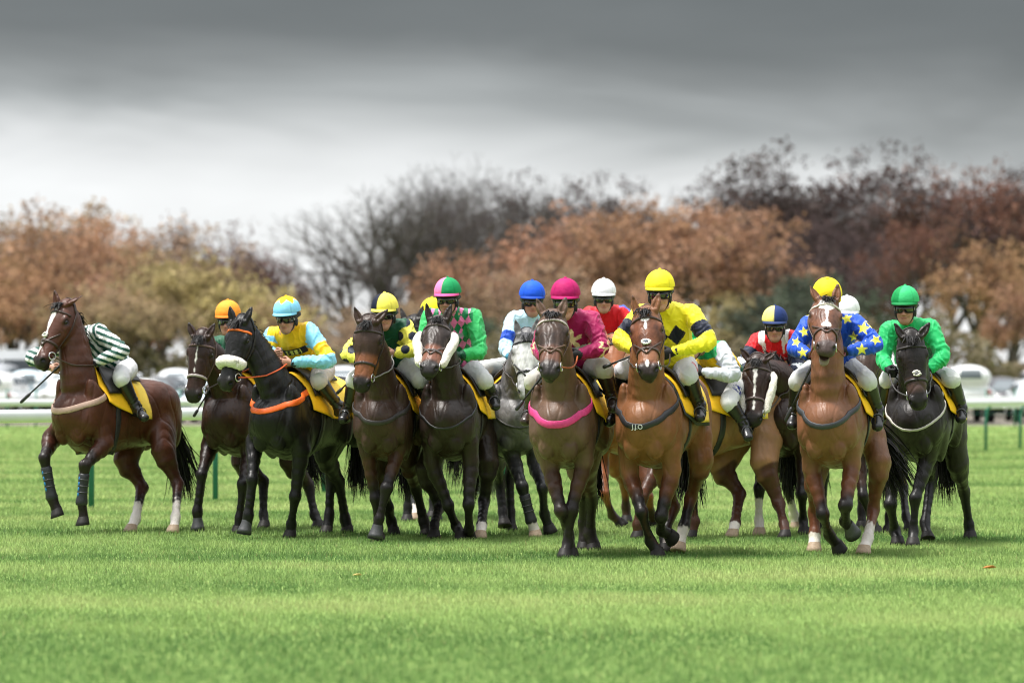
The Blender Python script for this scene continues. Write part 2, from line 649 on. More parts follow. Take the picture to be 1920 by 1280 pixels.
def turf_blades():
    r = np.random.default_rng(11)
    bands = [(14.5, 20, 2700, .0046, .027), (20, 27, 2400, .0056, .029), (27, 34, 1700, .0072, .034), (34, 42, 900, .0100, .044), (42, 54, 480, .014, .050), (54, 70, 230, .020, .048), (70, 90, 110, .030, .046), (90, 118, 50, .05, .044)]
    px_, py__, wd, ht = [], [], [], []
    for y0, y1, dn, w_, h_ in bands:
        half = y1 * 960 / F + 2.4
        n = int(dn * (y1 - y0) * 2 * half)
        y = r.uniform(y0, y1, n)
        x = r.uniform(-half, half, n)
        px_.append(x)
        py__.append(y)
        wd.append(np.full(n, w_))
        ht.append(np.full(n, h_))
    x, y, w_, h_ = map(np.concatenate, (px_, py__, wd, ht))
    n = len(x)
    base = np.stack([x, y, np.array([gz_(q) for q in np.linspace(0, 130, 131)])[np.clip(np.rint(y), 0, 130).astype(int)]], 1)
    lo_f = noise(base * A(.5, 1.2, 1), 1.0, 3)
    mid = noise(base * A(1, 1.6, 1), 3.2, 5)
    fine_ = noise(base * A(1, 1.3, 1), 11, 7)
    h = h_ * (.75 + .5 * r.random(n)) * (1 + .12 * mid + .13 * fine_)
    h = np.clip(h, .012, .1)
    az = r.uniform(0, 2 * math.pi, n)
    lean = np.abs(r.normal(.0, .42, n))
    la = r.uniform(0, 2 * math.pi, n)
    dx = np.stack([np.cos(az), np.sin(az), np.zeros(n)], 1) * (w_ / 2)[:, None]
    tip = base + np.stack([np.cos(la) * lean * h, np.sin(la) * lean * h, h], 1)
    V = np.empty((n, 3, 3), np.float32)
    V[:, 0], V[:, 1], V[:, 2] = base - dx, base + dx, tip
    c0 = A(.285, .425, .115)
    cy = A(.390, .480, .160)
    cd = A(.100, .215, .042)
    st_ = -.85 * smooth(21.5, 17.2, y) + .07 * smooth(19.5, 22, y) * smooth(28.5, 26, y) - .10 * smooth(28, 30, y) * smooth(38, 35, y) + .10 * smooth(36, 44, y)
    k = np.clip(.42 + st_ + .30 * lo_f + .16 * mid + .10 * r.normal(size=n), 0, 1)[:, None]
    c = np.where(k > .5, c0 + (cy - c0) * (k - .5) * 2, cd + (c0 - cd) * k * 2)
    straw = r.random(n) < .010
    c[straw] = A(.38, .34, .14)
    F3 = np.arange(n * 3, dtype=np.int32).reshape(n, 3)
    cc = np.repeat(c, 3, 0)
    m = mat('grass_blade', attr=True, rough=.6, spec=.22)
    t = m.node_tree
    b = t.nodes['Principled BSDF']
    tr = t.nodes.new('ShaderNodeBsdfTranslucent')
    ms = t.nodes.new('ShaderNodeMixShader')
    ms.inputs[0].default_value = .40
    geo = t.nodes.new('ShaderNodeNewGeometry')
    vm = t.nodes.new('ShaderNodeVectorMath')
    vm.operation = 'MULTIPLY_ADD'
    vm.inputs[1].default_value = (.45, .45, .45)
    vm.inputs[2].default_value = (0, 0, .8)
    t.links.new(geo.outputs['Normal'], vm.inputs[0])
    vn = t.nodes.new('ShaderNodeVectorMath')
    vn.operation = 'NORMALIZE'
    t.links.new(vm.outputs[0], vn.inputs[0])
    t.links.new(vn.outputs[0], b.inputs['Normal'])
    t.links.new(b.inputs['Base Color'].links[0].from_socket, tr.inputs['Color'])
    t.links.new(b.outputs[0], ms.inputs[1])
    t.links.new(tr.outputs[0], ms.inputs[2])
    t.links.new(ms.outputs[0], t.nodes['Material Output'].inputs['Surface'])
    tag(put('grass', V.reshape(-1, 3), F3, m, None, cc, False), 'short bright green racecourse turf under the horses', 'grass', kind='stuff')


turf_blades()
M_LEAF1 = mat('dead_leaf', attr=True, rough=.8, spec=.2)
for (px, py, c, sz, lb) in ((1855, 1076, A(.42, .16, .05), .075, 'orange fallen leaf on the turf near the right edge'), (670, 1090, A(.55, .42, .16), .05, 'pale yellow fallen leaf on the turf in front of the tan-nosed horse')):
    Yg = F * CH / (py - HY)
    p = P(px, py, Yg)
    lv = [(-.5, 0, 0), (-.2, -.3, .05), (.25, -.25, .12), (.5, 0, .02), (.25, .25, .10), (-.2, .3, .08), (0, 0, -.02)]
    o = put('fallen_leaf', [(a * sz * 1.4, b * sz, .05 + cz * sz * 2.2) for a, b, cz in lv], [[6, i, (i + 1) % 6] for i in range(6)], M_LEAF1, None, c, True, p)
    so = o.modifiers.new('thickness', 'SOLIDIFY')
    so.thickness = .002
    tag(o, lb, 'leaf')

# ---------------------------------------------------------------- running rails
M_PLAST = mat('white_rail_plastic', (.62, .63, .64), rough=.4, spec=.4, var=.05, vscale=3.)
M_GPOST = mat('green_post', (.018, .135, .098), rough=.5, spec=.35, var=.12, vscale=6.)


def rail_fence(name, label, a, b, n, z, rr, postm, pr, bars=(0.,), ext=1.0):
    a, b = A(*a), A(*b)
    root = empty(name, (a[0], a[1], gz_(a[1])))
    tag(root, label, 'rail')
    d = (b - a)
    dn = nrm(d)
    for i, bz in enumerate(bars):
        zz = z + bz
        pts = [A(*(dn * q)[:2], zz) for q in np.linspace(-ext, np.linalg.norm(d) + ext, 40)]
        v, f = tube(pts, rr if i == 0 else rr * .55, 12)
        v[:, 2] = zz + (v[:, 2] - zz) * 1.1
        put('rail', v, f, M_PLAST, root)
    for k in range(n + 1):
        q = d * k / n
        p = A(q[0], q[1], gz_(a[1] + q[1]) - gz_(a[1]))
        hk = nrm(A(-dn[1], dn[0], 0))
        put('post', *tube([p + hk * .12 - A(0, 0, .1), p + hk * .12 + A(0, 0, z * .62), p + hk * .09 + A(0, 0, z * .84), p + A(0, 0, z - rr * .6)], [pr, pr, pr * .95, pr * .8], 8), postm, root)
    return root


k0, k1 = -4, 20
rail_fence('running_rail', 'white plastic running rail on green posts just behind the horses', (-4.8 + 1.2 * k0, 41.8 + 3.0 * k0), (-4.8 + 1.2 * k1, 41.8 + 3.0 * k1), k1 - k0, 1.10, .068, M_GPOST, .034)
rail_fence('running_rail', 'second white running rail on white posts in front of the car park', (-14.4, 67.3), (18.5, 105.5), 10, 1.13, .062, M_PLAST, .05, (0., -.22))
fr = empty('green_fence', (-24, 117, gz_(117)))
tag(fr, 'low dark green post fence along the edge of the car park', 'fence')
for k in range(52):
    put('post', *tube([(k * .94, 0, -.1), (k * .94, 0, 1.25)], .035, 6), M_GPOST, fr)
for zz in (.45, .85, 1.22):
    put('wire', *tube([(-.5, 0, zz), (49, 0, zz)], .008, 5), M_GPOST, fr)

# ---------------------------------------------------------------- parked cars and a coach
M_PAINT = mat('car_paint', (.5, .5, .5), rough=.28, spec=.5, coat=.4)
_t = M_PAINT.node_tree
_oi = _t.nodes.new('ShaderNodeObjectInfo')
_t.links.new(_oi.outputs['Color'], _t.nodes['Principled BSDF'].inputs['Base Color'])
M_GLASS = mat('car_glass', (.09, .11, .12), rough=.05, spec=1.)
M_TYRE = mat('tyre_rubber', (.014, .014, .015), rough=.8, spec=.2)
M_LAMP = mat('headlamp', (.7, .7, .7), rough=.1, spec=.7)
M_RED = mat('tail_lamp', (.35, .01, .01), rough=.2, spec=.6)
M_PLATE = mat('number_plate', (.75, .72, .55), rough=.5)


def make_car(h=1.50, ln=4.2, cab=(-1.35, .55), w_=.88):
    root = empty('parked_car', (0, 0, 0))
    f = Field(A(-ln / 2 - .2, -1.1, .1), A(ln / 2 + .2, 1.1, h + .2), .07)
    hz = h * .5
    f.seg((-ln / 2 + .42, 0, hz - .06), (ln / 2 - .45, 0, hz - .10), (w_, .36), (w_ * .97, .33), A(0, 1, 0), .1)
    f.ell((-ln / 2 + .5, 0, hz - .05), (.5, w_ * .95, .36), None, .1)
    f.ell((ln / 2 - .55, 0, hz - .1), (.55, w_ * .93, .32), None, .1)
    f.seg((cab[0], 0, h - .42), (cab[1], 0, h - .45), (w_ * .80, .42), (w_ * .78, .42), A(0, 1, 0), .18)
    f.ell((cab[1] + .25, 0, h - .6), (.75, w_ * .74, .36), None, .2)
    for x in (-ln * .31, ln * .32):
        f.seg((x, -1.1, .33), (x, 1.1, .33), .37, .37, None, .03, cut=True)
    V, Q = f.mesh()
    put('body', V, Q, M_PAINT, root)
    bv = BVHTree.FromPolygons(V.tolist(), Q.tolist())
    cz = h - .36

    def pane(a0, a1, z0, z1, x0, x1, nm='window'):
        vv, n = [], 9
        for z_ in np.linspace(z0, z1, 5):
            for k in range(n):
                an = a0 + (a1 - a0) * k / (n - 1)
                c_ = A(x0 + (x1 - x0) * k / (n - 1), 0, z_)
                d_ = A(math.cos(an), math.sin(an), 0)
                hh = bv.ray_cast(Vector(c_ + d_ * 4), Vector(-d_), 4.5)
                vv.append((np.array(hh[0]) if hh[0] is not None else c_) + d_ * .012)
        put(nm, vv, [[j * n + k, j * n + k + 1, (j + 1) * n + k + 1, (j + 1) * n + k] for j in range(4) for k in range(n - 1)], M_GLASS, root)
    xm = (cab[0] + cab[1]) / 2
    pane(-.55, .55, cz - .12, cz + .20, cab[1] - .2, cab[1] - .2, 'windscreen')
    pane(math.pi - .6, math.pi + .6, cz - .10, cz + .20, cab[0] + .2, cab[0] + .2, 'rear_window')
    for s_ in (-1, 1):
        pane(s_ * math.pi / 2, s_ * math.pi / 2, cz - .14, cz + .16, cab[0] + .1, xm - .06)
        pane(s_ * math.pi / 2, s_ * math.pi / 2, cz - .14, cz + .16, xm + .06, cab[1] + .2)
    for x in (-ln * .31, ln * .32):
        for s_ in (-1, 1):
            wh = put('wheel', *tube([(x, s_ * (w_ - .24), .32), (x, s_ * (w_ - .22), .32), (x, s_ * (w_ - .05), .32), (x, s_ * (w_ - .03), .32)], [.30, .325, .325, .29], 18), M_TYRE, root)
            put('rim', *tube([(x, s_ * (w_ - .05), .32), (x, s_ * (w_ - .015), .32)], [.2, .19], 14), M_STEEL, wh)
    for s_ in (-1, 1):
        put('headlight', *ball(A(ln / 2 - .22, s_ * w_ * .62, hz - .02), A(.14, .17, .09), 10, 7), M_LAMP, root)
        put('tail_light', *ball(A(-ln / 2 + .16, s_ * w_ * .68, hz + .05), A(.08, .09, .08), 10, 7), M_RED, root)
        put('door_mirror', *ball(A(cab[1] + .25, s_ * (w_ + .05), h - .52), A(.06, .11, .08), 8, 6), M_PAINT, root)
    put('number_plate', *box((ln / 2 - .06, -.26, .42), (ln / 2 + .0, .26, .53)), M_PLATE, root, None, False)
    return root


def clone(root):
    c = root.copy()
    COL.objects.link(c)
    for ch in list(root.children):
        d = ch.copy()
        COL.objects.link(d)
        d.parent = c
        for g in list(ch.children):
            e = g.copy()
            COL.objects.link(e)
            e.parent = d
    return c


protos = [make_car(), make_car(1.72, 4.4, (-1.75, .45), .92), make_car(1.95, 4.8, (-2.0, .9), .95)]
used = [False] * 3
CC = [('white', (.70, .71, .72)), ('white', (.72, .73, .74)), ('silver', (.52, .54, .56)), ('white', (.74, .75, .76)), ('grey', (.30, .31, .33)), ('white', (.82, .82, .82)), ('pale blue', (.50, .60, .66)), ('white', (.78, .79, .8)), ('silver', (.62, .64, .66)), ('black', (.04, .04, .045))]
KND = ['hatchback car', 'estate car', 'van']
ORD = 'first second third fourth fifth sixth seventh eighth ninth tenth eleventh twelfth thirteenth fourteenth fifteenth sixteenth seventeenth eighteenth nineteenth twentieth'.split()
r_ = random.Random(5)
for row, (Yr, x0, x1) in enumerate(((124.0, -17.6, 18.5), (130.5, -19.5, 19.5), (137., -19.8, 21.), (144., -20.5, 22.))):
    x, k = x0, 0
    cars = []
    while x < x1:
        kind = r_.choices((0, 1, 2), (.45, .4, .15))[0]
        cn, cl_ = r_.choice(CC)
        cars.append((x, Yr + r_.uniform(-.5, .5), kind, cn, cl_, r_.choice((-1, -1, -1, -1, 1)) * math.pi / 2 + r_.uniform(-.1, .1)))
        x += r_.uniform(2.15, 2.55)
    for k, (x, y, kind, cn, cl_, rz) in enumerate(cars):
        o = protos[kind] if not used[kind] else clone(protos[kind])
        used[kind] = True
        o.location = (x, y, gz_(y) + .012)
        o.rotation_euler = (0, 0, rz)
        for ch in o.children:
            ch.color = (*cl_, 1)
        tag(o, '%s %s, %s from the left in the %s row of the car park' % (cn, KND[kind], ORD[k], ('front', 'second', 'third', 'back')[row]), 'van' if kind == 2 else 'car', 'cars parked beyond the rails')

bus = empty('coach', (-26.4, 140, gz_(140) + .012))
tag(bus, 'white and teal coach parked at the far left beyond the rails', 'bus')
M_WHITE = mat('coach_white', (.78, .79, .80), rough=.3, spec=.5)
M_TEAL = mat('coach_teal', (.10, .42, .46), rough=.3, spec=.5)
M_DARKG = mat('coach_glass', (.045, .055, .065), rough=.08, spec=.7)


def rbox(x0, x1, y0, y1, z0, z1, r):
    prof = []
    for cx_, cz_, a0 in ((x1 - r, z1 - r, 0), (x0 + r, z1 - r, 90), (x0 + r, z0 + r, 180), (x1 - r, z0 + r, 270)):
        for q in range(5):
            t = rad(a0 + q * 22.5)
            prof.append((cx_ + r * math.cos(t), cz_ + r * math.sin(t)))
    n = len(prof)
    v = [(a, y0, b) for a, b in prof] + [(a, y1, b) for a, b in prof]
    return np.array(v), [[i, (i + 1) % n, n + (i + 1) % n, n + i] for i in range(n)] + [list(range(n))[::-1], list(range(n, 2 * n))]


put('body', *rbox(-1, 8.3, -1.25, 1.25, .3, 2.42, .16), M_WHITE, bus, None, False)
put('side_panel', *box((-.9, -1.262, .65), (8.2, -1.252, 1.36)), M_TEAL, bus, None, False)
for k in range(6):
    put('window', *box((-.8 + k * 1.5, -1.265, 1.45), (.62 + k * 1.5, -1.254, 2.05)), M_DARKG, bus, None, False)
for x in (.6, 6.4):
    put('wheel', *tube([(x, -1.27, .45), (x, -1.0, .45)], .46, 20), M_TYRE, bus)

# ---------------------------------------------------------------- trees
M_BARK = mat('bark', (.10, .085, .078), rough=.9, spec=.1, var=.3, vscale=2.)


def leaf_material():
    m = mat('autumn_crown', attr=True, rough=.8, spec=.1)
    t = m.node_tree
    b = t.nodes['Principled BSDF']
    src = b.inputs['Base Color'].links[0].from_socket
    oi = t.nodes.new('ShaderNodeObjectInfo')
    mm = t.nodes.new('ShaderNodeVectorMath')
    mm.operation = 'MULTIPLY'
    t.links.new(src, mm.inputs[0])
    t.links.new(oi.outputs['Color'], mm.inputs[1])
    t.links.new(mm.outputs[0], b.inputs['Base Color'])
    tr = t.nodes.new('ShaderNodeBsdfTranslucent')
    ms = t.nodes.new('ShaderNodeMixShader')
    ms.inputs[0].default_value = .25
    t.links.new(mm.outputs[0], tr.inputs['Color'])
    t.links.new(b.outputs[0], ms.inputs[1])
    t.links.new(tr.outputs[0], ms.inputs[2])
    t.links.new(ms.outputs[0], t.nodes['Material Output'].inputs['Surface'])
    return m


M_CROWN = leaf_material()


def tree_mesh(seed, levels, fork, spread, up, leafn, leafs, leafc, twigc, trunk_h, thin=1.0, first=5):
    """Unit-height tree grown by forking limbs; returns trunk mesh and crown mesh (twigs and leaves)."""
    r = np.random.default_rng(seed)
    segs, tips = [], []

    def grow(p, d, rad_, ln, lv):
        n = 3 if lv < 3 else 2
        for k in range(n):
            q = p + d * ln / n
            r1 = rad_ * (1 - .22 * (k + 1) / n)
            segs.append((p, q, rad_ * (1 - .22 * k / n), r1, lv))
            p = q
            d = nrm(d + r.normal(size=3) * .13 + A(0, 0, up))
            if lv >= 2 and lv < levels and k < n - 1 and r.random() < .75:
                e_ = nrm(np.cross(d, r.normal(size=3)))
                grow(p, nrm(d * .6 + e_ * .8), r1 * .45, ln * .55, lv + 1)
        if lv >= levels:
            tips.append(p)
            return
        m = first if lv == 0 else r.integers(fork[0], fork[1] + 1)
        a0 = r.uniform(0, 6.28)
        ref = nrm(np.cross(d, A(.3, .9, .1)))
        ref2 = np.cross(d, ref)
        for i in range(m):
            an = a0 + i * 2 * math.pi / m + r.normal() * .3
            sp = spread * (.55 + .75 * r.random()) * (1.0 if lv else .85)
            dd = nrm(d * math.cos(sp) + (ref * math.cos(an) + ref2 * math.sin(an)) * math.sin(sp))
            grow(p, dd, rad_ * .78 * (.62 if m > 2 else .74), ln * r.uniform(.62, .86), lv + 1)
    grow(A(0, 0, 0), A(0, 0, 1), .020 * thin, trunk_h, 0)
    zmax = max(s[1][2] for s in segs)
    sc_ = 1 / zmax

    def tubes(ss, n):
        p0, p1 = np.array([s[0] for s in ss]) * sc_, np.array([s[1] for s in ss]) * sc_
        r0, r1 = np.array([s[2] for s in ss]), np.array([s[3] for s in ss])
        r0, r1 = np.maximum(r0, .00075), np.maximum(r1, .0006)
        d = p1 - p0
        d /= np.linalg.norm(d, axis=1)[:, None] + 1e-9
        u = np.cross(d, A(.31, .77, .55))
        u /= np.linalg.norm(u, axis=1)[:, None] + 1e-9
        w2 = np.cross(d, u)
        V = np.empty((len(ss), 2, n, 3))
        for k in range(n):
            a = 2 * math.pi * k / n
            o_ = u * math.cos(a) + w2 * math.sin(a)
            V[:, 0, k], V[:, 1, k] = p0 + o_ * r0[:, None], p1 + o_ * r1[:, None]
        base = np.arange(len(ss))[:, None] * 2 * n
        Fq = np.stack([np.stack([base[:, 0] + k, base[:, 0] + (k + 1) % n, base[:, 0] + n + (k + 1) % n, base[:, 0] + n + k], 1) for k in range(n)], 1).reshape(-1, 4)
        return V.reshape(-1, 3), Fq
    tv, tf = tubes([s for s in segs if s[4] <= 2], 6)
    cvv, cf = tubes([s for s in segs if s[4] > 2], 3)
    cc = np.tile(A(*twigc), (len(cvv), 1)) * (1 + .15 * noise(cvv, 9, 2))[:, None]
    if leafn:
        tp = np.array(tips) * sc_
        n = leafn
        keep = noise(tp, 17, seed % 5) + .5 * noise(tp, 34, 7) > -.15
        tk = tp[keep] if keep.sum() > 50 else tp
        ctr = tk[r.integers(0, len(tk), n)] + r.normal(size=(n, 3)) * .019
        u = r.normal(size=(n, 3))
        u /= np.linalg.norm(u, axis=1)[:, None]
        w2 = np.cross(u, r.normal(size=(n, 3)))
        w2 /= np.linalg.norm(w2, axis=1)[:, None]
        s_ = leafs * (.6 + .8 * r.random(n))[:, None]
        lv_ = np.stack([ctr - u * s_, ctr - w2 * s_ * .62, ctr + u * s_, ctr + w2 * s_ * .62], 1).reshape(-1, 3)
        lf = np.arange(n * 4, dtype=np.int64).reshape(n, 4) + len(cvv)
        k = (.5 + .5 * np.clip(noise(ctr, 14, 4), -1, 1))[:, None]
        lc = A(*leafc[0]) * (1 - k) + A(*leafc[1]) * k
        lc = lc * (.75 + .5 * r.random((n, 1)))
        cvv = np.concatenate([cvv, lv_])
        cf = np.concatenate([cf, lf])
        cc = np.concatenate([cc, np.repeat(lc, 4, 0)])
    return (tv, tf), (cvv, cf, cc)


TW = (.115, .100, .095)
KINDS = dict(
    bare=[tree_mesh(s_, 7, (2, 3), .54, .05, 0, 0, 0, TW, .17, 1.6) for s_ in (1, 2, 3)],
    limbed=[tree_mesh(s_, 6, (2, 3), .60, .045, 0, 0, 0, TW, .15, 2.3, 6) for s_ in (5, 8)],
    dark=[tree_mesh(s_, 6, (2, 3), .50, .06, 10500, .0085, ((.075, .056, .053), (.112, .082, .076)), TW, .30, 1.5) for s_ in (11, 12)],
    copper=[tree_mesh(s_, 6, (2, 3), .52, .05, 6000, .0095, ((.14, .068, .055), (.20, .105, .080)), TW, .30, 1.4) for s_ in (21, 22)],
    orange=[tree_mesh(s_, 6, (2, 3), .56, .04, 7000, .0115, ((.33, .185, .11), (.48, .29, .18)), TW, .25, 1.4) for s_ in (31, 32, 33)],
    brown=[tree_mesh(s_, 6, (2, 3), .58, .04, 6000, .0115, ((.31, .215, .14), (.46, .335, .215)), TW, .23, 1.4) for s_ in (41, 42)],
    olive=[tree_mesh(s_, 6, (2, 3), .60, .03, 9000, .0125, ((.33, .28, .13), (.52, .44, .20)), TW, .09, .9) for s_ in (51, 52)],
    green=[tree_mesh(s_, 6, (2, 3), .58, .03, 9000, .0130, ((.075, .09, .065), (.12, .145, .095)), TW, .07, .9) for s_ in (61,)])
DESC = dict(limbed=('bare tree with thick limbs', 'spreading bare trees'), bare=('bare grey-twigged tree', 'bare winter trees'), dark=('dark thinly leaved tree', 'dark trees'), copper=('reddish brown leaved tree', 'copper trees'), orange=('orange leaved tree', 'orange trees'),
            brown=('pale brown leaved tree', 'brown trees'), olive=('yellow olive leaved tree', 'yellow-olive trees'), green=('dull green bushy tree', 'green trees'))
MESHES = {}
TREES = [  # photo column, row of the top, distance, kind, width factor
    (12, 405, 300, 'brown', 1.1), (62, 425, 285, 'orange', 1.0), (120, 405, 305, 'brown', 1.0), (168, 430, 292, 'orange', 1.05), (215, 455, 280, 'orange', 1.0), (262, 428, 300, 'brown', 1.0), (355, 425, 320, 'copper', .9),
    (310, 480, 275, 'brown', 1.1), (372, 488, 265, 'olive', 1.35), (440, 530, 262, 'olive', 1.25), (440, 470, 315, 'copper', .9), (492, 485, 318, 'copper', .85), (535, 530, 300, 'bare', 1.1), (575, 555, 285, 'brown', 1.1), (620, 590, 280, 'brown', 1.1),
    (30, 520, 262, 'orange', 1.2), (140, 520, 260, 'orange', 1.2), (230, 540, 258, 'brown', 1.2), (505, 575, 262, 'brown', 1.2), (318, 560, 255, 'brown', 1.2),
    (735, 335, 300, 'limbed', 1.35), (660, 430, 290, 'limbed', 1.15), (770, 345, 312, 'bare', 1.1), (815, 325, 310, 'bare', 1.1), (903, 305, 318, 'bare', .95), (985, 345, 312, 'bare', 1.0), (1050, 352, 322, 'dark', .9), (1130, 350, 315, 'bare', 1.0), (1195, 352, 318, 'dark', .85),
    (862, 470, 285, 'orange', .9), (790, 560, 272, 'brown', 1.1), (1085, 400, 295, 'orange', 1.0), (1160, 400, 290, 'orange', .95), (1235, 395, 296, 'orange', 1.0), (960, 500, 280, 'brown', 1.0), 
    (1215, 530, 270, 'orange', 1.1), (700, 610, 268, 'brown', 1.2), (890, 600, 262, 'green', 1.0),
    (1325, 385, 292, 'orange', 1.0), (1395, 415, 285, 'orange', 1.05), (1365, 560, 262, 'olive', .9), (1435, 555, 262, 'green', 1.1),
    (1450, 330, 318, 'dark', .9), (1510, 300, 312, 'dark', 1.15), (1575, 300, 316, 'dark', 1.0), (1640, 345, 322, 'bare', .9), (1705, 340, 312, 'copper', .95), (1765, 352, 318, 'copper', .9), (1830, 345, 314, 'dark', 1.0), (1890, 330, 312, 'copper', .95), (1945, 325, 316, 'dark', 1.0),
    (1495, 520, 266, 'green', 1.0), (1560, 470, 285, 'dark', 1.0), (1470, 420, 300, 'dark', .9), (1610, 400, 300, 'dark', .9), (1735, 420, 290, 'copper', .9), (1850, 450, 280, 'orange', .8), (1905, 540, 270, 'orange', .9),
    (-330, 420, 300, 'bare', 1.1), (-250, 440, 290, 'orange', 1.1), (-160, 415, 305, 'brown', 1.1), (-80, 430, 295, 'orange', 1.1), (2020, 350, 312, 'dark', 1.0), (2100, 400, 300, 'orange', 1.0), (2190, 370, 310, 'copper', 1.0),
]
counts = {}
order = sorted((i for i in range(len(TREES)) if -40 < TREES[i][0] < 1960), key=lambda i: TREES[i][0])
rank = {}
for i in order:
    kd = TREES[i][3]
    counts[kd] = counts.get(kd, 0) + 1
    rank[i] = counts[kd]
rt = random.Random(9)
for i, (px, py, Yt, kd, wf) in enumerate(TREES):
    var = i % len(KINDS[kd])
    g = gz_(Yt)
    Ht = (CH + (HY - py) * Yt / F - g) * 1.06
    root = empty('tree', ((px - CX) * Yt / F, Yt, g))
    rz = rt.uniform(0, 6.28)
    root.rotation_euler = (0, 0, rz)
    root.scale = (Ht * wf, Ht * wf, Ht)
    key = (kd, var)
    if key not in MESHES:
        (tv, tf), (cv_, cf, cc) = KINDS[kd][var]
        t_ = put('trunk', tv, tf, M_BARK, root)
        c_ = put('crown', cv_, cf, M_CROWN, root, cc, False)
        MESHES[key] = (t_.data, c_.data)
    else:
        for nm, me in zip(('trunk', 'crown'), MESHES[key]):
            o = bpy.data.objects.new(nm, me)
            COL.objects.link(o)
            o.parent = root
    k_ = rt.uniform(.85, 1.15)
    for ch in root.children:
        ch.color = (k_, k_ * rt.uniform(.95, 1.05), k_ * rt.uniform(.92, 1.08), 1)
    if i not in rank:
        tag(root, '%s, %s one beyond the %s edge of the photo' % (DESC[kd][0], ORD[i - len(TREES) + 7] if px < 0 else ORD[i - len(TREES) + 3], 'left' if px < 0 else 'right'), 'tree', 'autumn trees behind the car park')
        continue
    n_ = rank[i]
    od = ORD[n_ - 1] if n_ <= len(ORD) else '%dth' % n_
    tag(root, '%s, %s from the left among the %s' % (DESC[kd][0], od, DESC[kd][1]), 'tree', 'autumn trees behind the car park')
# low scrub under the trees that reads as one mass
r = np.random.default_rng(21)
n = 34000
x = r.uniform(-60, 60, n)
hh = 4.2 + 1.4 * smooth(10, 30, x) + 1.6 * noise(np.stack([x, x * 0, x * 0], 1), .25, 2) + 1.0 * noise(np.stack([x, x * 0, x * 0], 1), .9, 3)
z = hh * (r.random(n) ** .8)
ctr = np.stack([x, 252 + r.random(n) * 9, z + gz_(252)], 1)
u = r.normal(size=(n, 3))
u /= np.linalg.norm(u, axis=1)[:, None]
w2 = np.cross(u, r.normal(size=(n, 3)))
w2 /= np.linalg.norm(w2, axis=1)[:, None]
s_ = .22 * (.6 + .8 * r.random(n))[:, None]
lv_ = np.stack([ctr - u * s_, ctr - w2 * s_ * .7, ctr + u * s_, ctr + w2 * s_ * .7], 1).reshape(-1, 3)
k = (.5 + .5 * np.clip(noise(ctr, .35, 4), -1, 1))[:, None]
lc = A(.17, .125, .09) * (1 - k) + A(.19, .17, .10) * k
so_ = put('scrub', lv_, np.arange(n * 4).reshape(n, 4), M_CROWN, None, np.repeat(lc, 4, 0), False)
so_.color = (1, 1, 1, 1)
tag(so_, 'brown and olive scrub along the foot of the trees', 'undergrowth', kind='stuff')


# ---------------------------------------------------------------- racehorses
TORSO = [(-.88, 1.17, .06, .09), (-.81, 1.175, .16, .19), (-.66, 1.195, .245, .285), (-.46, 1.205, .28, .315), (-.22, 1.185, .272, .33),
         (.04, 1.155, .282, .365), (.24, 1.135, .28, .39), (.41, 1.105, .268, .355), (.56, 1.10, .245, .285), (.69, 1.12, .195, .20), (.76, 1.11, .11, .12)]


class Horse:
    pass


def bay(body, leg, pts):
    return dict(body=A(*body), leg=A(*leg), pts=A(*pts))


def letters(txt, p, e1, n, size, col, par, bold=0.):
    """Printed lettering: flat characters, centred at p, reading along e1 on a face of normal n."""
    cu = bpy.data.curves.new('lettering', 'FONT')
    cu.body = txt
    cu.size = size
    cu.extrude = .0012
    cu.offset = bold
    cu.align_x = 'CENTER'
    cu.align_y = 'CENTER'
    to = bpy.data.objects.new('tmp', cu)
    COL.objects.link(to)
    me = bpy.data.meshes.new_from_object(to.evaluated_get(bpy.context.evaluated_depsgraph_get()))
    bpy.data.objects.remove(to)
    n = nrm(n)
    e1 = nrm(e1 - n * np.dot(e1, n))
    e2 = np.cross(n, e1)
    co = np.empty(len(me.vertices) * 3, np.float32)
    me.vertices.foreach_get('co', co)
    co = co.reshape(-1, 3)
    me.vertices.foreach_set('co', (p + co[:, :1] * e1 + co[:, 1:2] * e2 + co[:, 2:] * n).astype(np.float32).ravel())
    me.materials.clear()
    me.materials.append(M_LEATHER)
    ca = me.color_attributes.new('Col', 'FLOAT_COLOR', 'POINT')
    ca.data.foreach_set('color', np.tile(np.append(col, 1), len(me.vertices)).astype(np.float32))
    me.name = 'lettering'
    o = bpy.data.objects.new('lettering', me)
    COL.objects.link(o)
    o.parent = par
    return o


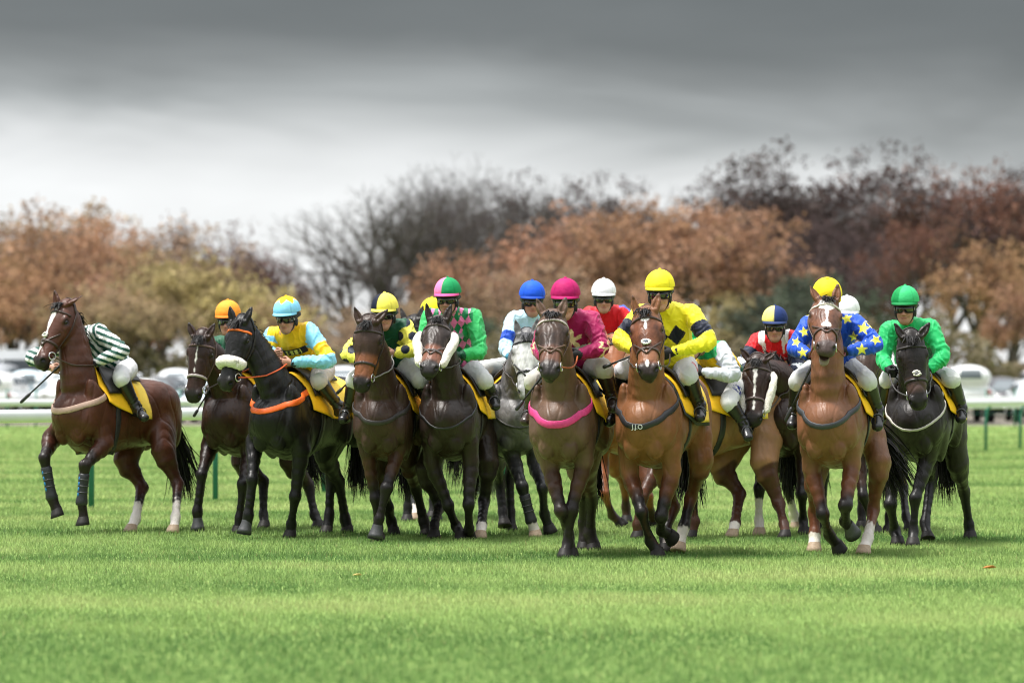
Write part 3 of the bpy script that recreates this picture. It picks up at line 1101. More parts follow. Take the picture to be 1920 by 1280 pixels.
def horse(d):
    H = Horse()
    H.d = d
    yaw = rad(d['yaw'])
    sc = d.get('S', 1.0)
    H.sc = sc
    fwd = A(-math.sin(yaw), -math.cos(yaw), 0)
    left = A(math.cos(yaw), -math.sin(yaw), 0)
    Yc = d['Y']
    O = A((d['chest'] - CX) * Yc / F, Yc, 0) - .70 * sc * fwd
    pit = rad(d.get('pitch', 0))
    cp, sp = math.cos(pit), math.sin(pit)
    dz = d.get('dz', 0.)

    def W(x, y, z):               # horse-local -> metres relative to the horse's base point
        xx, zz = x * cp - (z - 1) * sp, 1 + x * sp + (z - 1) * cp
        return sc * (fwd * xx + left * y) + A(0, 0, zz * sc + dz)
    H.W, H.O, H.fwd, H.left = W, O, fwd, left
    up = nrm(W(0, 0, 2) - W(0, 0, 1))
    H.up = up

    def px(p, Y):                 # photo point at depth Y -> relative metres
        return P(p[0], p[1], Y) - O

    def solve(par, p, Ln, sgn, mx=.5):
        Y = par[1] + O[1]
        q = px(p, Y)
        dd = np.linalg.norm((q - par)[[0, 2]])
        if dd < Ln and sgn:
            q = px(p, Y + sgn * min(math.sqrt(Ln * Ln - dd * dd), mx))
        return q
    root = empty('racehorse', O)
    tag(root, d['label'], 'horse', 'racehorses in the field')
    H.root = root
    step = d.get('res', .0115)

    # joints of the head
    nbase = W(.47, 0, 1.27)
    poll = solve(nbase, d['poll'], .86 * sc, d.get('nsgn', -1), .62)
    muz = solve(poll, d['muz'], .60 * sc, d.get('hsgn', -1), .5)
    poll = px(d['poll'], (poll + O)[1] + d.get('pdy', 0))
    muz = px(d['muz'], (muz + O)[1] + d.get('pdy', 0) + d.get('mdy', 0))
    a = nrm(muz - poll)
    HL = min(max(np.linalg.norm(muz - poll), .60 * sc), .68 * sc)
    hy = rad(d.get('hy', d['yaw']))
    h = A(-math.sin(hy), -math.cos(hy), d.get('hup', 0))
    lat = nrm(np.cross(h, a))
    f = np.cross(a, lat)
    H.poll, H.a, H.lat, H.f, H.HL = poll, a, lat, f, HL

    def hd(t, u, v):              # head-local: t along poll-muzzle (0..1), u to the horse's left, v to the forehead side
        return poll + a * (t * HL) + lat * (u * sc * 1.16) + f * (v * sc)
    H.hd = hd

    # joints of the legs
    legs = {}
    for nm in ('FR', 'FL', 'HR', 'HL'):
        sd_ = -1 if nm[1] == 'R' else 1
        g = d['legs'].get(nm)
        if nm[0] == 'F':
            E = W(.43, sd_ * .165, .86)
            if g is None:
                K, T, C = W(.46, sd_ * .16, .47), W(.44, sd_ * .16, .16), W(.47, sd_ * .16, .05)
                air = False
            else:
                q = px(g[0], (E + O)[1] - .04)
                E = np.array([q[0], q[1], q[2]])
                K = solve(E, g[1], .42 * sc, -1, .30)
                T = solve(K, g[2], .29 * sc, +1, .22)
                C = solve(T, g[3], .13 * sc, g[5] if len(g) > 5 else -1, .08)
                air = g[4] == 'a'
        else:
            E = W(-.52, sd_ * .165, .93)
            K, T, C = W(-.72, sd_ * .15, .56), W(-.68, sd_ * .15, .18), W(-.64, sd_ * .15, .05)
            air = False
            if g is not None:
                air = g[4] == 'a'
                Yh = (C + O)[1]
                if not air:
                    Yg = F * CH / max(g[3][1] - HY, 50)
                    dY = np.clip(Yg - Yh, -.75, .3)
                else:
                    dY = g[5] if len(g) > 5 else -.2
                C = px(g[3], Yh + dY)
                T = px(g[2], (T + O)[1] + dY * .9)
                K = px(g[1], (K + O)[1] + dY * .5)
                if g[0] is not None:
                    E = px(g[0], (E + O)[1] + dY * .3)
        if not air:
            C[2] = .05
            if T[2] < .13:
                T[2] = .13
        else:
            C[2] = max(C[2], .06)
        legs[nm] = (E, K, T, C, air)
    H.legs = legs

    # bounds
    allp = [W(-1.0, 0, 1.3), W(.8, .3, 1.2), W(.8, -.3, 1.2), W(-.7, .36, 1.6), W(-.7, -.36, 1.2), poll, muz] + [q for g in legs.values() for q in g[:4]]
    ears = []
    for sd_, key in ((-1, 'earR'), (1, 'earL')):
        eb = hd(.0, sd_ * .062, .035)
        if key in d:
            et = px(d[key], (eb + O)[1])
        else:
            et = eb - a * .15 + f * .05 + lat * sd_ * .05
        dv = et - eb
        dv[1] += .02
        ln = np.clip(np.linalg.norm(dv), .15, .20)
        ears.append((sd_, eb, eb + nrm(dv) * ln))
        allp.append(ears[-1][2])
    allp = np.array(allp)
    lo, hi = allp.min(0) - .16, allp.max(0) + .16
    lo[2] = -.02
    hp = np.array([poll, muz, ears[0][2], ears[1][2]])
    fld = Field(lo, hi, step, [(hp.min(0) - .10, hp.max(0) + .10, d.get('hres', .0072))])

    # trunk
    fld.chain([W(x, 0, z) for x, z, *_ in TORSO], [(hw * sc * d.get('tw', .94), hh * sc) for _, _, hw, hh in TORSO], left, .04, 2)
    fld.seg(W(.47, 0, 1.43), W(.10, 0, 1.45), (.085 * sc, .115 * sc), (.06, .07), left, .08)
    for s_ in (-1, 1):
        fld.ell(W(-.52, s_ * .12, 1.34), A(.27, .14, .17) * sc, (fwd, left, up), .07)
        fld.ell(W(-.64, s_ * .155, 1.10), A(.15, .115, .27) * sc, (nrm(fwd - up * .2), left, nrm(up + fwd * .2)), .06)
        fld.ell(W(-.36, s_ * .205, 1.02), A(.10, .075, .15) * sc, (fwd, left, up), .06)
        fld.ell(W(.47, s_ * .185, 1.10), A(.13, .085, .29) * sc, (nrm(fwd - up * .35), left, nrm(up + fwd * -.35)), .05)
        fld.ell(W(.62, s_ * .165, 1.03), A(.12, .085, .13) * sc, (fwd, left, up), .045)
        fld.ell(W(.685, s_ * .082, .975), A(.100, .088, .150) * sc, (fwd, left, nrm(up + left * s_ * .28)), .012)
        fld.ell(W(.60, s_ * .19, 1.14), A(.11, .07, .17) * sc, (fwd, left, nrm(up + fwd * .3)), .03)
        fld.ell(W(.40, s_ * .16, .92), A(.10, .075, .13) * sc, (fwd, left, up), .05)
    # neck
    nb2 = nbase + (fwd * .52 + up * .75) * .22 * sc
    nend = poll + a * .030 * sc - f * .060 * sc
    nu = [left, left, nrm(left + lat), lat]
    nmid = (nb2 * .42 + nend * .58) + nrm(nbase - fwd * .4 - nend) * 0 - (fwd * .015)
    nw = d.get('neckw', 1.0)
    fld.chain([nbase, nb2, nmid, nend], [(.150 * sc, .285 * sc), (.140 * nw * sc, .225 * sc), (.122 * nw * sc, .155 * sc), (.080 * sc, .100 * sc)], nu, .022, 4)
    # head
    SEC = [(-.04, -.03, .07, .075), (.04, -.038, .09, .095), (.16, -.055, .108, .122), (.28, -.068, .113, .138), (.40, -.062, .100, .125), (.53, -.048, .083, .100),
           (.66, -.036, .072, .083), (.80, -.028, .068, .070), (.92, -.026, .070, .062), (1.0, -.03, .060, .050)]
    fld.chain([hd(t, 0, o) for t, o, *_ in SEC], [(hw * sc * 1.16, hh * sc) for _, _, hw, hh in SEC], lat, .02, 2)
    fld.ell(hd(.985, 0, -.088), A(.045, .042, .028) * sc, (a, lat, f), .02)
    for s_ in (-1, 1):
        fld.ell(hd(.26, s_ * .062, -.125), A(.095, .040, .075) * sc, (a, lat, f), .025)
        fld.ell(hd(.245, s_ * .098, .005), A(.045, .024, .024) * sc, (a, lat, f), .018)
        fld.ell(hd(.33, s_ * .104, -.045), A(.04, .02, .02) * sc, (a, lat, f), .02)
        fld.seg(hd(.40, s_ * .092, -.055), hd(.60, s_ * .078, -.05), .012, .006, None, .02)
        fld.ell(hd(.935, s_ * .050, .010), A(.040, .024, .030) * sc, (a, lat, f), .018)
        fld.ell(hd(.972, s_ * .064, .012), A(.024, .016, .014) * sc, (nrm(a + f * .5), lat, nrm(f - a * .5)), .008, cut=True)
        fld.ell(hd(.275, s_ * .124, -.014), A(.022, .018, .016) * sc, (a, lat, f), .008, cut=True)
        fld.seg(hd(.86, s_ * .078, -.062), hd(1.03, s_ * .045, -.066), .006, .006, None, .006, cut=True)
    if d.get('mouth'):
        fld.ell(hd(1.03, 0, -.066), A(.070, .046, .026) * sc, (a, lat, f), .01, cut=True)
        fld.ell(hd(1.0, 0, -.118), A(.055, .042, .022) * sc, (nrm(a - f * .3), lat, nrm(f + a * .3)), .02)
    for s_, eb, et in ears:
        e = et - eb
        en = nrm(e)
        fu = nrm(f - en * np.dot(f, en))
        eu = np.cross(en, fu)
        fld.chain([eb - en * .02, eb + e * .22, eb + e * .5, eb + e * .8, et], [(.030, .026), (.034, .026), (.034, .020), (.018, .012), (.006, .006)], eu, .012, 2)
        fld.seg(eb + e * .20 + fu * .026, eb + e * .74 + fu * .016, (.020, .018), (.010, .010), eu, .008, cut=True)
    # legs
    q = sc * d.get('legw', .95)
    for nm, (E, K, T, C, air) in legs.items():
        s_ = -1 if nm[1] == 'R' else 1
        if nm[0] == 'F':
            sh = W(.52, s_ * .165, 1.06)
            m1 = E * .5 + K * .5
            m2 = K * .5 + T * .5
            fld.chain([sh, E, m1, K * .9 + E * .1, K, K * .8 + T * .2, m2, T * .88 + K * .12, T, T * .4 + C * .6, C],
                      [(.09 * q, .13 * q), (.080 * q, .112 * q), (.060 * q, .074 * q), (.047 * q, .052 * q), (.053 * q, .055 * q), (.041 * q, .046 * q), (.034 * q, .042 * q),
                       (.037 * q, .044 * q), (.044 * q, .050 * q), (.039 * q, .042 * q), (.050 * q, .052 * q)], left, .022, 2)
            fld.ell(K + (K - T) * 0 + fwd * .012, A(.05, .05, .05) * q, None, .02)
            fld.ell(T - fwd * .02, A(.036, .036, .036) * q, None, .02)
        else:
            hip = W(-.55, s_ * .15, 1.16)
            m1 = E * .52 + K * .48
            m2 = K * .5 + T * .5
            fld.chain([hip, E, m1, K * .86 + E * .14, K, K * .8 + T * .2, m2, T * .88 + K * .12, T, T * .4 + C * .6, C],
                      [(.125 * q, .23 * q), (.105 * q, .165 * q), (.066 * q, .095 * q), (.045 * q, .060 * q), (.052 * q, .066 * q), (.043 * q, .052 * q), (.038 * q, .046 * q),
                       (.040 * q, .047 * q), (.046 * q, .052 * q), (.040 * q, .043 * q), (.052 * q, .054 * q)], left, .025, 2)
            fld.ell(K + nrm(K - m1) * .012 - fwd * .035, A(.032, .035, .045) * q, None, .025)
            fld.seg(K - fwd * .03, m1 - fwd * .06, .018 * q, .03 * q, None, .03)
    V, Q = fld.mesh()
    bodym = smooth(.55, .8, V[:, 2])
    cre = np.exp(-(noise(V * A(1, 1, .6), 8.5, 9) / .10) ** 2) + .6 * np.exp(-(noise(V * A(1, 1, .5), 15, 12) / .09) ** 2)
    V = V + normals(V, Q) * (noise(V, 15, 1) * .0040 + noise(V, 42, 2) * .0011 - bodym * cre * .0050 + .0020 * np.exp(-(noise(V * A(1, 1, .6), 26, 6) / .07) ** 2))[:, None]

    # ---- coat colours (real markings of the animal)
    c = d['coat']
    nzv = noise(V, 12, 3)
    col = np.tile(c['body'], (len(V), 1)) * (1 + .07 * nzv + .05 * noise(V, 45, 5))[:, None]
    if 'dapple' in c:
        dp = smooth(-.1, .9, noise(V, 55, 6, 12))
        loc = smooth(.85, 1.25, V[:, 2] / sc)
        col += (dp * loc * c['dapple'])[:, None] * A(1, 1, 1.02)
    if 'under' in c:          # paler, mealy belly and flanks
        k = smooth(1.05, .78, (V[:, 2] - dz) / sc)
        col = col * (1 - k[:, None] * .6) + c['under'] * k[:, None] * .6
    DT = {}
    hoofcol = {}
    for nm, (E, K, T, C, air) in legs.items():
        D, t = along(V, [E, K, T, C])
        m = (D < .17 * sc) * smooth(.17 * sc, .12 * sc, D + (t < .02) * .2)
        if nm[0] == 'H':
            Dh, th = along(V, [W(-.5, 0, 1.05) * A(1, 1, 1), E, K])
            m = np.maximum(m * (t > .02), 0)
        lt = c.get('legt', (.05, .2))
        k = m * smooth(lt[0], lt[1], t + .035 * nzv)
        col = col * (1 - k[:, None]) + c['leg'] * k[:, None]
        bt = c.get('blackt', (.55, .95)) if nm[0] == 'F' else c.get('blackth', c.get('blackt', (.75, 1.05)))
        k = m * smooth(bt[0], bt[1], t + .06 * noise(V, 30, 8))
        col = col * (1 - k[:, None]) + c['pts'] * k[:, None]
        ws = c.get('socks', {}).get(nm)
        hoofcol[nm] = c.get('hoof', A(.018, .016, .015))
        if ws:
            k = m * smooth(ws - .05, ws + .05, t + .07 * noise(V, 60, 9))
            col = col * (1 - k[:, None]) + A(.62, .57, .52) * k[:, None]
            hoofcol[nm] = A(.36, .27, .19)
        DT[nm] = (D, t)
    rel = (V - poll)
    ht, hu, hv = rel @ a / HL, rel @ lat / sc, rel @ f / sc
    DH, _t = along(V, [hd(-.02, 0, .03), hd(.28, 0, -.05), hd(1.03, 0, -.03)])
    DN, _t = along(V, [nend - nrm(nend - nmid) * .03, nmid, nb2, nbase, W(.62, 0, 1.0)])
    DJ, _t = along(V, [hd(.26, .06, -.12), hd(.26, -.06, -.12)])
    inh = ((np.minimum(DH, DJ) < DN * .95) & (np.minimum(DH, DJ) < .19) & (ht > -.02) & (ht < 1.3)).astype(float)
    fade = inh * smooth(-.02, .10, ht)
    if 'face' in c:
        k = fade * smooth(.10, .22, ht + .04 * nzv)
        fc = c['face'] * (1 + .28 * noise(V, 42, 11)[:, None] + .12 * noise(V, 110, 12)[:, None])
        col = col * (1 - k[:, None]) + fc * k[:, None]
    if 'tan' in c:
        t0, t1, tc_ = c['tan']
        k = inh * smooth(t0 - .06, t0 + .05, ht) * smooth(t1 + .05, t1 - .05, ht)
        col = col * (1 - k[:, None]) + tc_ * k[:, None]
    mz = c.get('muzzle', A(.014, .012, .012))
    k = inh * smooth(.84, .95, ht + .03 * nzv) * (.92 if 'pinkmuz' not in c else .5)
    col = col * (1 - k[:, None]) + mz * k[:, None]
    for kind, *g in c.get('marks', []):
        if kind == 'blaze':      # list of (t, half width, centre)
            T0 = [q[0] for q in g[0]]
            wd = np.interp(ht, T0, [q[1] for q in g[0]])
            cu = np.interp(ht, T0, [q[2] for q in g[0]])
            k = inh * (hv > -.06) * (ht > T0[0]) * (ht < T0[-1]) * smooth(wd + .004, wd - .006, np.abs(hu - cu) + .006 * noise(V, 70, 13))
        elif kind == 'star':
            t0, u0, rt, ru = g
            k = inh * (hv > -.03) * smooth(1.12, .88, np.sqrt(((ht - t0) / rt) ** 2 + ((hu - u0) / ru) ** 2) + .14 * noise(V, 60, 14))
        col = col * (1 - k[:, None]) + A(.72, .69, .66) * k[:, None]
    # dark inside of ears, nostrils and mouth
    for s_, eb, et in ears:
        D, t = along(V, [eb, et])
        k = (D < .05) * smooth(.55, .95, t)
        col = col * (1 - .6 * k[:, None])
    for s_ in (-1, 1):
        k = smooth(.032, .016, np.linalg.norm(V - hd(.972, s_ * .062, .008), axis=1))
        col = col * (1 - .93 * k[:, None])
        k = smooth(.05, .02, np.linalg.norm(V - hd(.275, s_ * .115, -.012), axis=1))
        col = col * (1 - .75 * k[:, None]) + .006 * k[:, None]
    if d.get('mouth'):
        k = smooth(.075, .05, np.linalg.norm((V - hd(1.04, 0, -.118)), axis=1)) * (ht > .9)
        col = col * (1 - .8 * k[:, None]) + A(.24, .18, .155) * .8 * k[:, None]
        k = smooth(.055, .04, np.linalg.norm((V - hd(1.0, 0, -.066)), axis=1))
        col = col * (1 - .85 * k[:, None]) + A(.05, .02, .018) * .85 * k[:, None]
    H.body = put('body', V, Q, M_COAT, root, np.clip(col, .002, 1))
    H.V, H.Q = V, Q
    H.bvh = BVHTree.FromPolygons(V.tolist(), Q.tolist())
    if d.get('hidden'):
        det = False
    else:
        det = True

    # eyes
    for s_ in (-1, 1):
        put('eye', *ball(hd(.275, s_ * .106, -.014), A(.021, .016, .019) * sc, 12, 8, (a, lat, f)), M_EYE, root)
    # hooves
    for nm, (E, K, T, C, air) in legs.items():
        dv = nrm(C - T)
        if air:
            ax_ = nrm(dv + A(0, 0, -.25))
        else:
            ax_ = nrm(dv * .35 + A(0, 0, -1))
        s1 = nrm(left - ax_ * np.dot(left, ax_))
        s2 = np.cross(ax_, s1)
        if np.dot(s2, fwd) < 0:
            s2 = -s2
        rings = [(-.034, .052, .052, 0), (-.012, .060, .063, .004), (.015, .067, .071, .012), (.048, .075, .081, .022), (.052, .070, .076, .022), (.050, .02, .02, .01)]
        vv, ff = [], []
        nn = 16
        for (hh, r1, r2, of) in rings:
            for k in range(nn):
                an = 2 * math.pi * k / nn
                cy = math.cos(an)
                vv.append(C + ax_ * hh * sc + s1 * math.sin(an) * r1 * q + s2 * (cy * r2 * q * (1 if cy > 0 else .8) + of))
        for i in range(len(rings) - 1):
            for k in range(nn):
                b0, b1 = i * nn + k, i * nn + (k + 1) % nn
                ff.append([b0, b1, b1 + nn, b0 + nn])
        hc = hoofcol[nm]
        if nm in d.get('bell', ()):
            hc = A(.018, .018, .02)
        vv = np.array(vv)
        if not air:
            vv[:, 2] = np.maximum(vv[:, 2], .004)
        put('hoof', vv, ff, M_HOOF, root, hc)
        if nm in d.get('bell', ()):
            vb, fb = [], []
            for (hh, r) in ((-.085, .047), (-.05, .053), (.0, .066), (.035, .078), (.033, .072), (-.045, .046)):
                for k in range(nn):
                    an = 2 * math.pi * k / nn
                    cy = math.cos(an)
                    vb.append(C + ax_ * hh * sc + s1 * math.sin(an) * r * q + s2 * (cy * r * q * (1.06 if cy > 0 else .9) + .012 + max(hh, -.03) * .25))
            for i in range(5):
                for k in range(nn):
                    b0, b1 = i * nn + k, i * nn + (k + 1) % nn
                    fb.append([b0, b1, b1 + nn, b0 + nn])
            put('bell_boot', vb, fb, M_LEATHER, root, A(.055, .056, .06))
        if nm in d.get('boots', ()):
            b = Bag()
            pts = [K + (T - K) * t for t in (.22, .26, .4, .6, .78, .92, 1.0, 1.06, 1.08)]
            b.add(tube(pts, [.046, .055, .052, .049, .050, .056, .060, .054, .04], 14), A(.022, .023, .027))
            dd_ = nrm(T - K)
            fo = nrm(fwd - dd_ * np.dot(fwd, dd_))
            for t in (.38, .55, .72):
                b.add(torus(K + (T - K) * t, dd_, .052, .005, 16, 5), A(.05, .05, .055))
            if d.get('bootcol') is not None:
                for t in (.36, .5, .64, .78):
                    b.add(ball(K + (T - K) * t + fo * .049 + np.cross(dd_, fo) * .012, A(.022, .010, .006), 8, 5, (dd_, np.cross(dd_, fo), fo)), d['bootcol'])
            b.build('leg_boot', M_LEATHER, root)

    # ---- mane, forelock and tail
    hair = c.get('hair', A(.012, .011, .011))

    def strands(roots, dirs, lens, wid, seg=5, droop=1.0, seed=0, nrmals=None):
        r = np.random.default_rng(seed + int(d['chest']))
        n = len(roots)
        vv, ff, cc = [], [], []
        for i in range(n):
            p, dr = roots[i].copy(), nrm(dirs[i])
            sl = lens[i] / seg
            wv = nrm(np.cross(dr, A(0, 0, 1)) + r.normal(size=3) * .5)
            b0 = len(vv)
            sh = 1 + r.normal() * .25
            for k in range(seg + 1):
                wk = wid * (1 - (k / seg) ** 2 * .85)
                vv += [p - wv * wk / 2, p + wv * wk / 2 + nrm(np.cross(wv, dr)) * wk * .3]
                cc += [hair * max(sh, .4)] * 2
                p = p + dr * sl
                dr = nrm(dr + A(0, 0, -droop / seg) + r.normal(size=3) * .09)
                if k < seg:
                    q0 = b0 + 2 * k
                    ff.append([q0, q0 + 1, q0 + 3, q0 + 2])
        return np.array(vv), ff, np.array(cc)
    r = np.random.default_rng(int(d['chest']))
    roots, dirs, lens = [], [], []
    mside = d.get('mane_side', -1)
    nn = 420 if det else 160
    for i in range(nn):
        t = i / nn
        base = nend * (1 - t) + nb2 * t
        cdir = nrm(np.cross(nrm(nb2 - nend), nrm(lat * (1 - t) + left * t)))
        if np.dot(cdir, -fwd) < 0 and t > .4:
            cdir = -cdir
        if np.dot(cdir, f) > 0 and t <= .4 and np.dot(cdir, -fwd) < 0:
            cdir = -cdir
        hit = H.bvh.ray_cast(Vector(base + cdir * .6), Vector(-cdir), .6)
        if hit[0] is None:
            continue
        roots.append(np.array(hit[0]) - cdir * .012 + r.normal(size=3) * .008)
        dirs.append(cdir * 1.0 + lat * mside * (.5 + .5 * r.random()) + r.normal(size=3) * .25 + A(0, 0, .1))
        lens.append(d.get('mane_len', .13) * (.7 + .5 * r.random()))
    vv, ff, cc = strands(roots, dirs, lens, .015, 5, 1.8, 1)
    # forelock
    r2, d2, l2 = [], [], []
    for i in range(70 if det else 20):
        r2.append(hd(-.02 + r.random() * .06, r.normal() * .022, .055 + .01 * r.random()))
        d2.append(f * (.5 + .3 * r.random()) + a * .5 + lat * r.normal() * .35 + A(0, 0, .25 * r.random()))
        l2.append(.07 + .07 * r.random())
    v2, f2, c2 = strands(r2, d2, l2, .010, 5, 1.4, 2)
    put('mane', vv, ff, M_HAIR, root, cc, True)
    put('forelock', v2, f2, M_HAIR, root, c2, True)
    dock = W(-.86, 0, 1.27)
    sw = d.get('swish', 0.)
    r3, d3, l3 = [], [], []
    for i in range(320 if det else 160):
        u = r.random() ** .7
        p = dock + (-fwd * .06 + A(0, 0, -.14)) * u + r.normal(size=3) * .020
        r3.append(p)
        d3.append(-fwd * (.34 - .2 * u) + left * (sw + r.normal() * .06) + A(0, 0, -.7 - .3 * u) + r.normal(size=3) * .04)
        l3.append(.62 + .36 * r.random() * (1 - .4 * u))
    v3, f3, c3 = strands(r3, d3, l3, .018, 7, 1.5 if not sw else .8, 3)
    if 'tail' in c:
        c3 = c3 / hair * c['tail']
    put('tail', v3, f3, M_HAIR, root, c3, True)

    # ---- tack laid on the skin
    def cast(o, dr, far=1.0):
        hit = H.bvh.ray_cast(Vector(o), Vector(nrm(dr)), far)
        return (np.array(hit[0]), np.array(hit[1])) if hit[0] is not None else (None, None)

    def lay(orig, dirs, reach=.6, off=.004, lim=9.):
        """Points on the skin: for each direction come from outside towards orig."""
        pp, nn_ = [], []
        for i, dr in enumerate(dirs):
            o = orig[i] if np.ndim(orig) == 2 else orig
            p, n = cast(o, nrm(dr), reach)
            if p is None or np.linalg.norm(p - o) > lim:
                continue
            if np.dot(n, dr) < 0:
                n = -n
            pp.append(p + n * off)
            nn_.append(n)
        return pp, nn_
    H.cast, H.lay = cast, lay
    bc = d.get('bridle', A(.022, .014, .011))
    hal = empty('bridle', (0, 0, 0))
    hal.parent = root

    def strapm(name, pts_n, w_, col_, par=hal, th=.006, m=M_LEATHER):
        if len(pts_n[0]) > 2:
            v_, f_ = strip(pts_n[0], pts_n[1], w_, th)
            put(name, v_, f_, m, par, col_)
    ang = np.linspace(0, 2 * math.pi, 33)
    if not d.get('nohead'):
        ctr = hd(.66, 0, -.035)
        strapm('noseband', lay(ctr, [lat * math.sin(t) + f * math.cos(t) - a * .08 * math.cos(t) for t in ang], lim=.15), .026, d.get('nosecol', bc))
        an2 = np.linspace(-1.45, 1.45, 17)
        strapm('browband', lay(hd(.155, 0, -.05), [lat * math.sin(t) + f * math.cos(t) + a * .25 * abs(math.sin(t)) * 0 for t in an2]), .022, d.get('brow', bc))
        an3 = np.linspace(-1.75, 1.75, 19)
        strapm('headpiece', lay(hd(.03, 0, -.06), [lat * math.sin(t) + (f * .45 - a * .9) * math.cos(t) for t in an3], lim=.17), .024, bc)
        for s_ in (-1, 1):
            tt = np.linspace(.06, .80, 10)
            strapm('cheek_strap', lay(np.array([hd(t, 0, -.075 - .02 * math.sin(t * 3.6)) for t in tt]), [lat * s_ for t in tt], lim=.16), .016, bc)
            p, n = cast(hd(.84, 0, -.05), lat * s_, .3)
            if p is None:
                p = hd(.84, s_ * .08, -.062)
            bp = p + lat * s_ * .010
            put('bit_ring', *torus(bp, nrm(lat + f * .15), .036, .0055, 18, 6), M_STEEL, hal)
            setattr(H, 'bitR' if s_ < 0 else 'bitL', bp)
        if d.get('cross'):        # crossed grackle / Y noseband on the face
            for s_ in (-1, 1):
                q0, q1 = hd(.50, s_ * .10, -.04), hd(.74, s_ * .07, .0)
                tt = np.linspace(0, 1, 8)
                cen = np.array([hd(.48 + .0 * t, 0, -.05) * (1 - t) + hd(.74, 0, -.04) * t for t in tt])
                strapm('noseband_strap', lay(cen, [lat * s_ * (.15 + .85 * abs(2 * t - 1) if False else (1 - t) * .9 + .05) + f * (.25 + .75 * t) for t in tt][::1]), .016, bc)
        if d.get('rosette') is not None:
            p, n = cast(hd(.56, 0, -.03), f, .4)
            if p is not None:
                b = Bag()
                lc = A(.66, .63, .58)
                rr_ = np.random.default_rng(int(d['chest']))
                for k in range(15):
                    t = 2 * math.pi * k / 15 + rr_.normal() * .15
                    q_ = .020 + .008 * rr_.random()
                    b.add(ball(p + f * .010 + (lat * math.cos(t) * 1.15 + a * math.sin(t) * .85) * q_, A(.013, .011, .009) * (.8 + .5 * rr_.random()), 7, 5), lc * (.8 + .3 * rr_.random()))
                b.add(ball(p + f * .016, A(.011, .021, .008), 8, 6, (a, lat, f)), d['rosette'])
                b.build('noseband_pad', M_LEATHER, hal)
    if d.get('wool') == 'nose':
        pts = [q for q, n in zip(*lay(hd(.65, 0, -.035), [lat * math.sin(t) + f * math.cos(t) for t in np.linspace(-1.65, 1.65, 22)], off=.020, lim=.17))]
        v_, f_ = tube(pts, [.040] + [.056] * (len(pts) - 2) + [.040], 14)
        # widen along the face, add tufts
        vv = np.array(v_)
        vv += np.random.default_rng(2).normal(size=vv.shape) * .0035
        put('sheepskin_noseband', vv, f_, M_WOOL, hal)
    if d.get('wool') == 'cheek':
        for s_ in (-1, 1):
            tt = np.linspace(.16, .84, 14)
            pts = [q for q, n in zip(*lay(np.array([hd(t, 0, -.05) for t in tt]), [lat * s_ + f * .10 for t in tt], off=.022, lim=.17))]
            rr = np.interp(np.linspace(0, 1, len(pts)), [0, .08, .5, .92, 1], [.018, .036, .043, .036, .018]) * d.get('woolr', 1)
            pts = [q + lat * s_ * .018 * math.sin(math.pi * k / max(1, len(pts) - 1)) for k, q in enumerate(pts)]
            v_, f_ = tube(pts, rr, 14)
            vv = np.array(v_) + np.random.default_rng(5).normal(size=(len(v_), 3)) * .004
            vv += lat * s_ * .0
            put('sheepskin_cheekpiece', vv, f_, M_WOOL, hal)
    # girth, breast girth
    an = np.linspace(0, 2 * math.pi, 41)
    cg = W(.18 + d.get('sx', 0.), 0, 1.15)
    strapm('girth', lay(cg, [left * math.sin(t) + up * math.cos(t) for t in an], reach=.7), .075, d.get('girthcol', A(.02, .02, .022)), root, .008)
    if d.get('breast') is not None:
        bcol, wd, zf, slp = d['breast']
        an = np.linspace(-1.72, 1.72, 41)
        cb_ = W(.34, 0, zf + .40 * slp)
        g_ = nrm(fwd - up * slp)
        pn_ = lay(cb_, [g_ * math.cos(t) + left * math.sin(t) for t in an], reach=.9)
        strapm('breast_girth', pn_, wd, bcol, root, .006)
        if d.get('jj'):
            letters(d['jj'], pn_[0][20] + pn_[1][20] * .010, left, pn_[1][20], .055, A(.75, .75, .76), root)
    if d.get('neckstrap') is not None:
        an = np.linspace(-1.72, 1.72, 33)
        strapm('breastplate', lay(W(.34, 0, 1.12 + .26), [nrm(fwd - up * .65) * math.cos(t) + left * math.sin(t) for t in an], reach=.9), .024, d['neckstrap'], root)

    # saddle cloth and saddle: sheets draped over the back
    def drape(name, xs, th, off, colf, m, thick, par=root):
        rows = []
        for x in xs:
            row = []
            for t in th(x):
                cen = W(x, 0, 1.17)
                dr = left * math.sin(t) + up * math.cos(t)
                p, n = cast(cen, dr, .7)
                if p is None:
                    p, n = cen + dr * .3, dr
                if np.dot(p - cen, dr) > .45 or p[2] < .5:
                    p = cen + dr * .3
                row.append(p + dr * off(x, t))
            rows.append(row)
        rows = np.array(rows)
        for _ in range(2):
            rows[1:-1] = rows[1:-1] * .5 + (rows[:-2] + rows[2:]) * .25
        nx_, nt_ = rows.shape[:2]
        vv = rows.reshape(-1, 3)
        cen = np.repeat(np.array([W(x, 0, 1.17) for x in xs]), nt_, 0)
        nr = vv - cen
        nr /= np.linalg.norm(nr, axis=1)[:, None]
        Vv = np.concatenate([vv + nr * thick, vv])
        M_ = nx_ * nt_
        ff = []
        for i in range(nx_ - 1):
            for j in range(nt_ - 1):
                p0 = i * nt_ + j
                ff.append([p0, p0 + 1, p0 + nt_ + 1, p0 + nt_])
                ff.append([M_ + p0, M_ + p0 + nt_, M_ + p0 + nt_ + 1, M_ + p0 + 1])
        edge = [i * nt_ for i in range(nx_)] + [(nx_ - 1) * nt_ + j for j in range(1, nt_)] + [i * nt_ + nt_ - 1 for i in range(nx_ - 2, -1, -1)] + [j for j in range(nt_ - 2, 0, -1)]
        for i in range(len(edge)):
            p0, p1 = edge[i], edge[(i + 1) % len(edge)]
            ff.append([p0, p1, p1 + M_, p0 + M_])
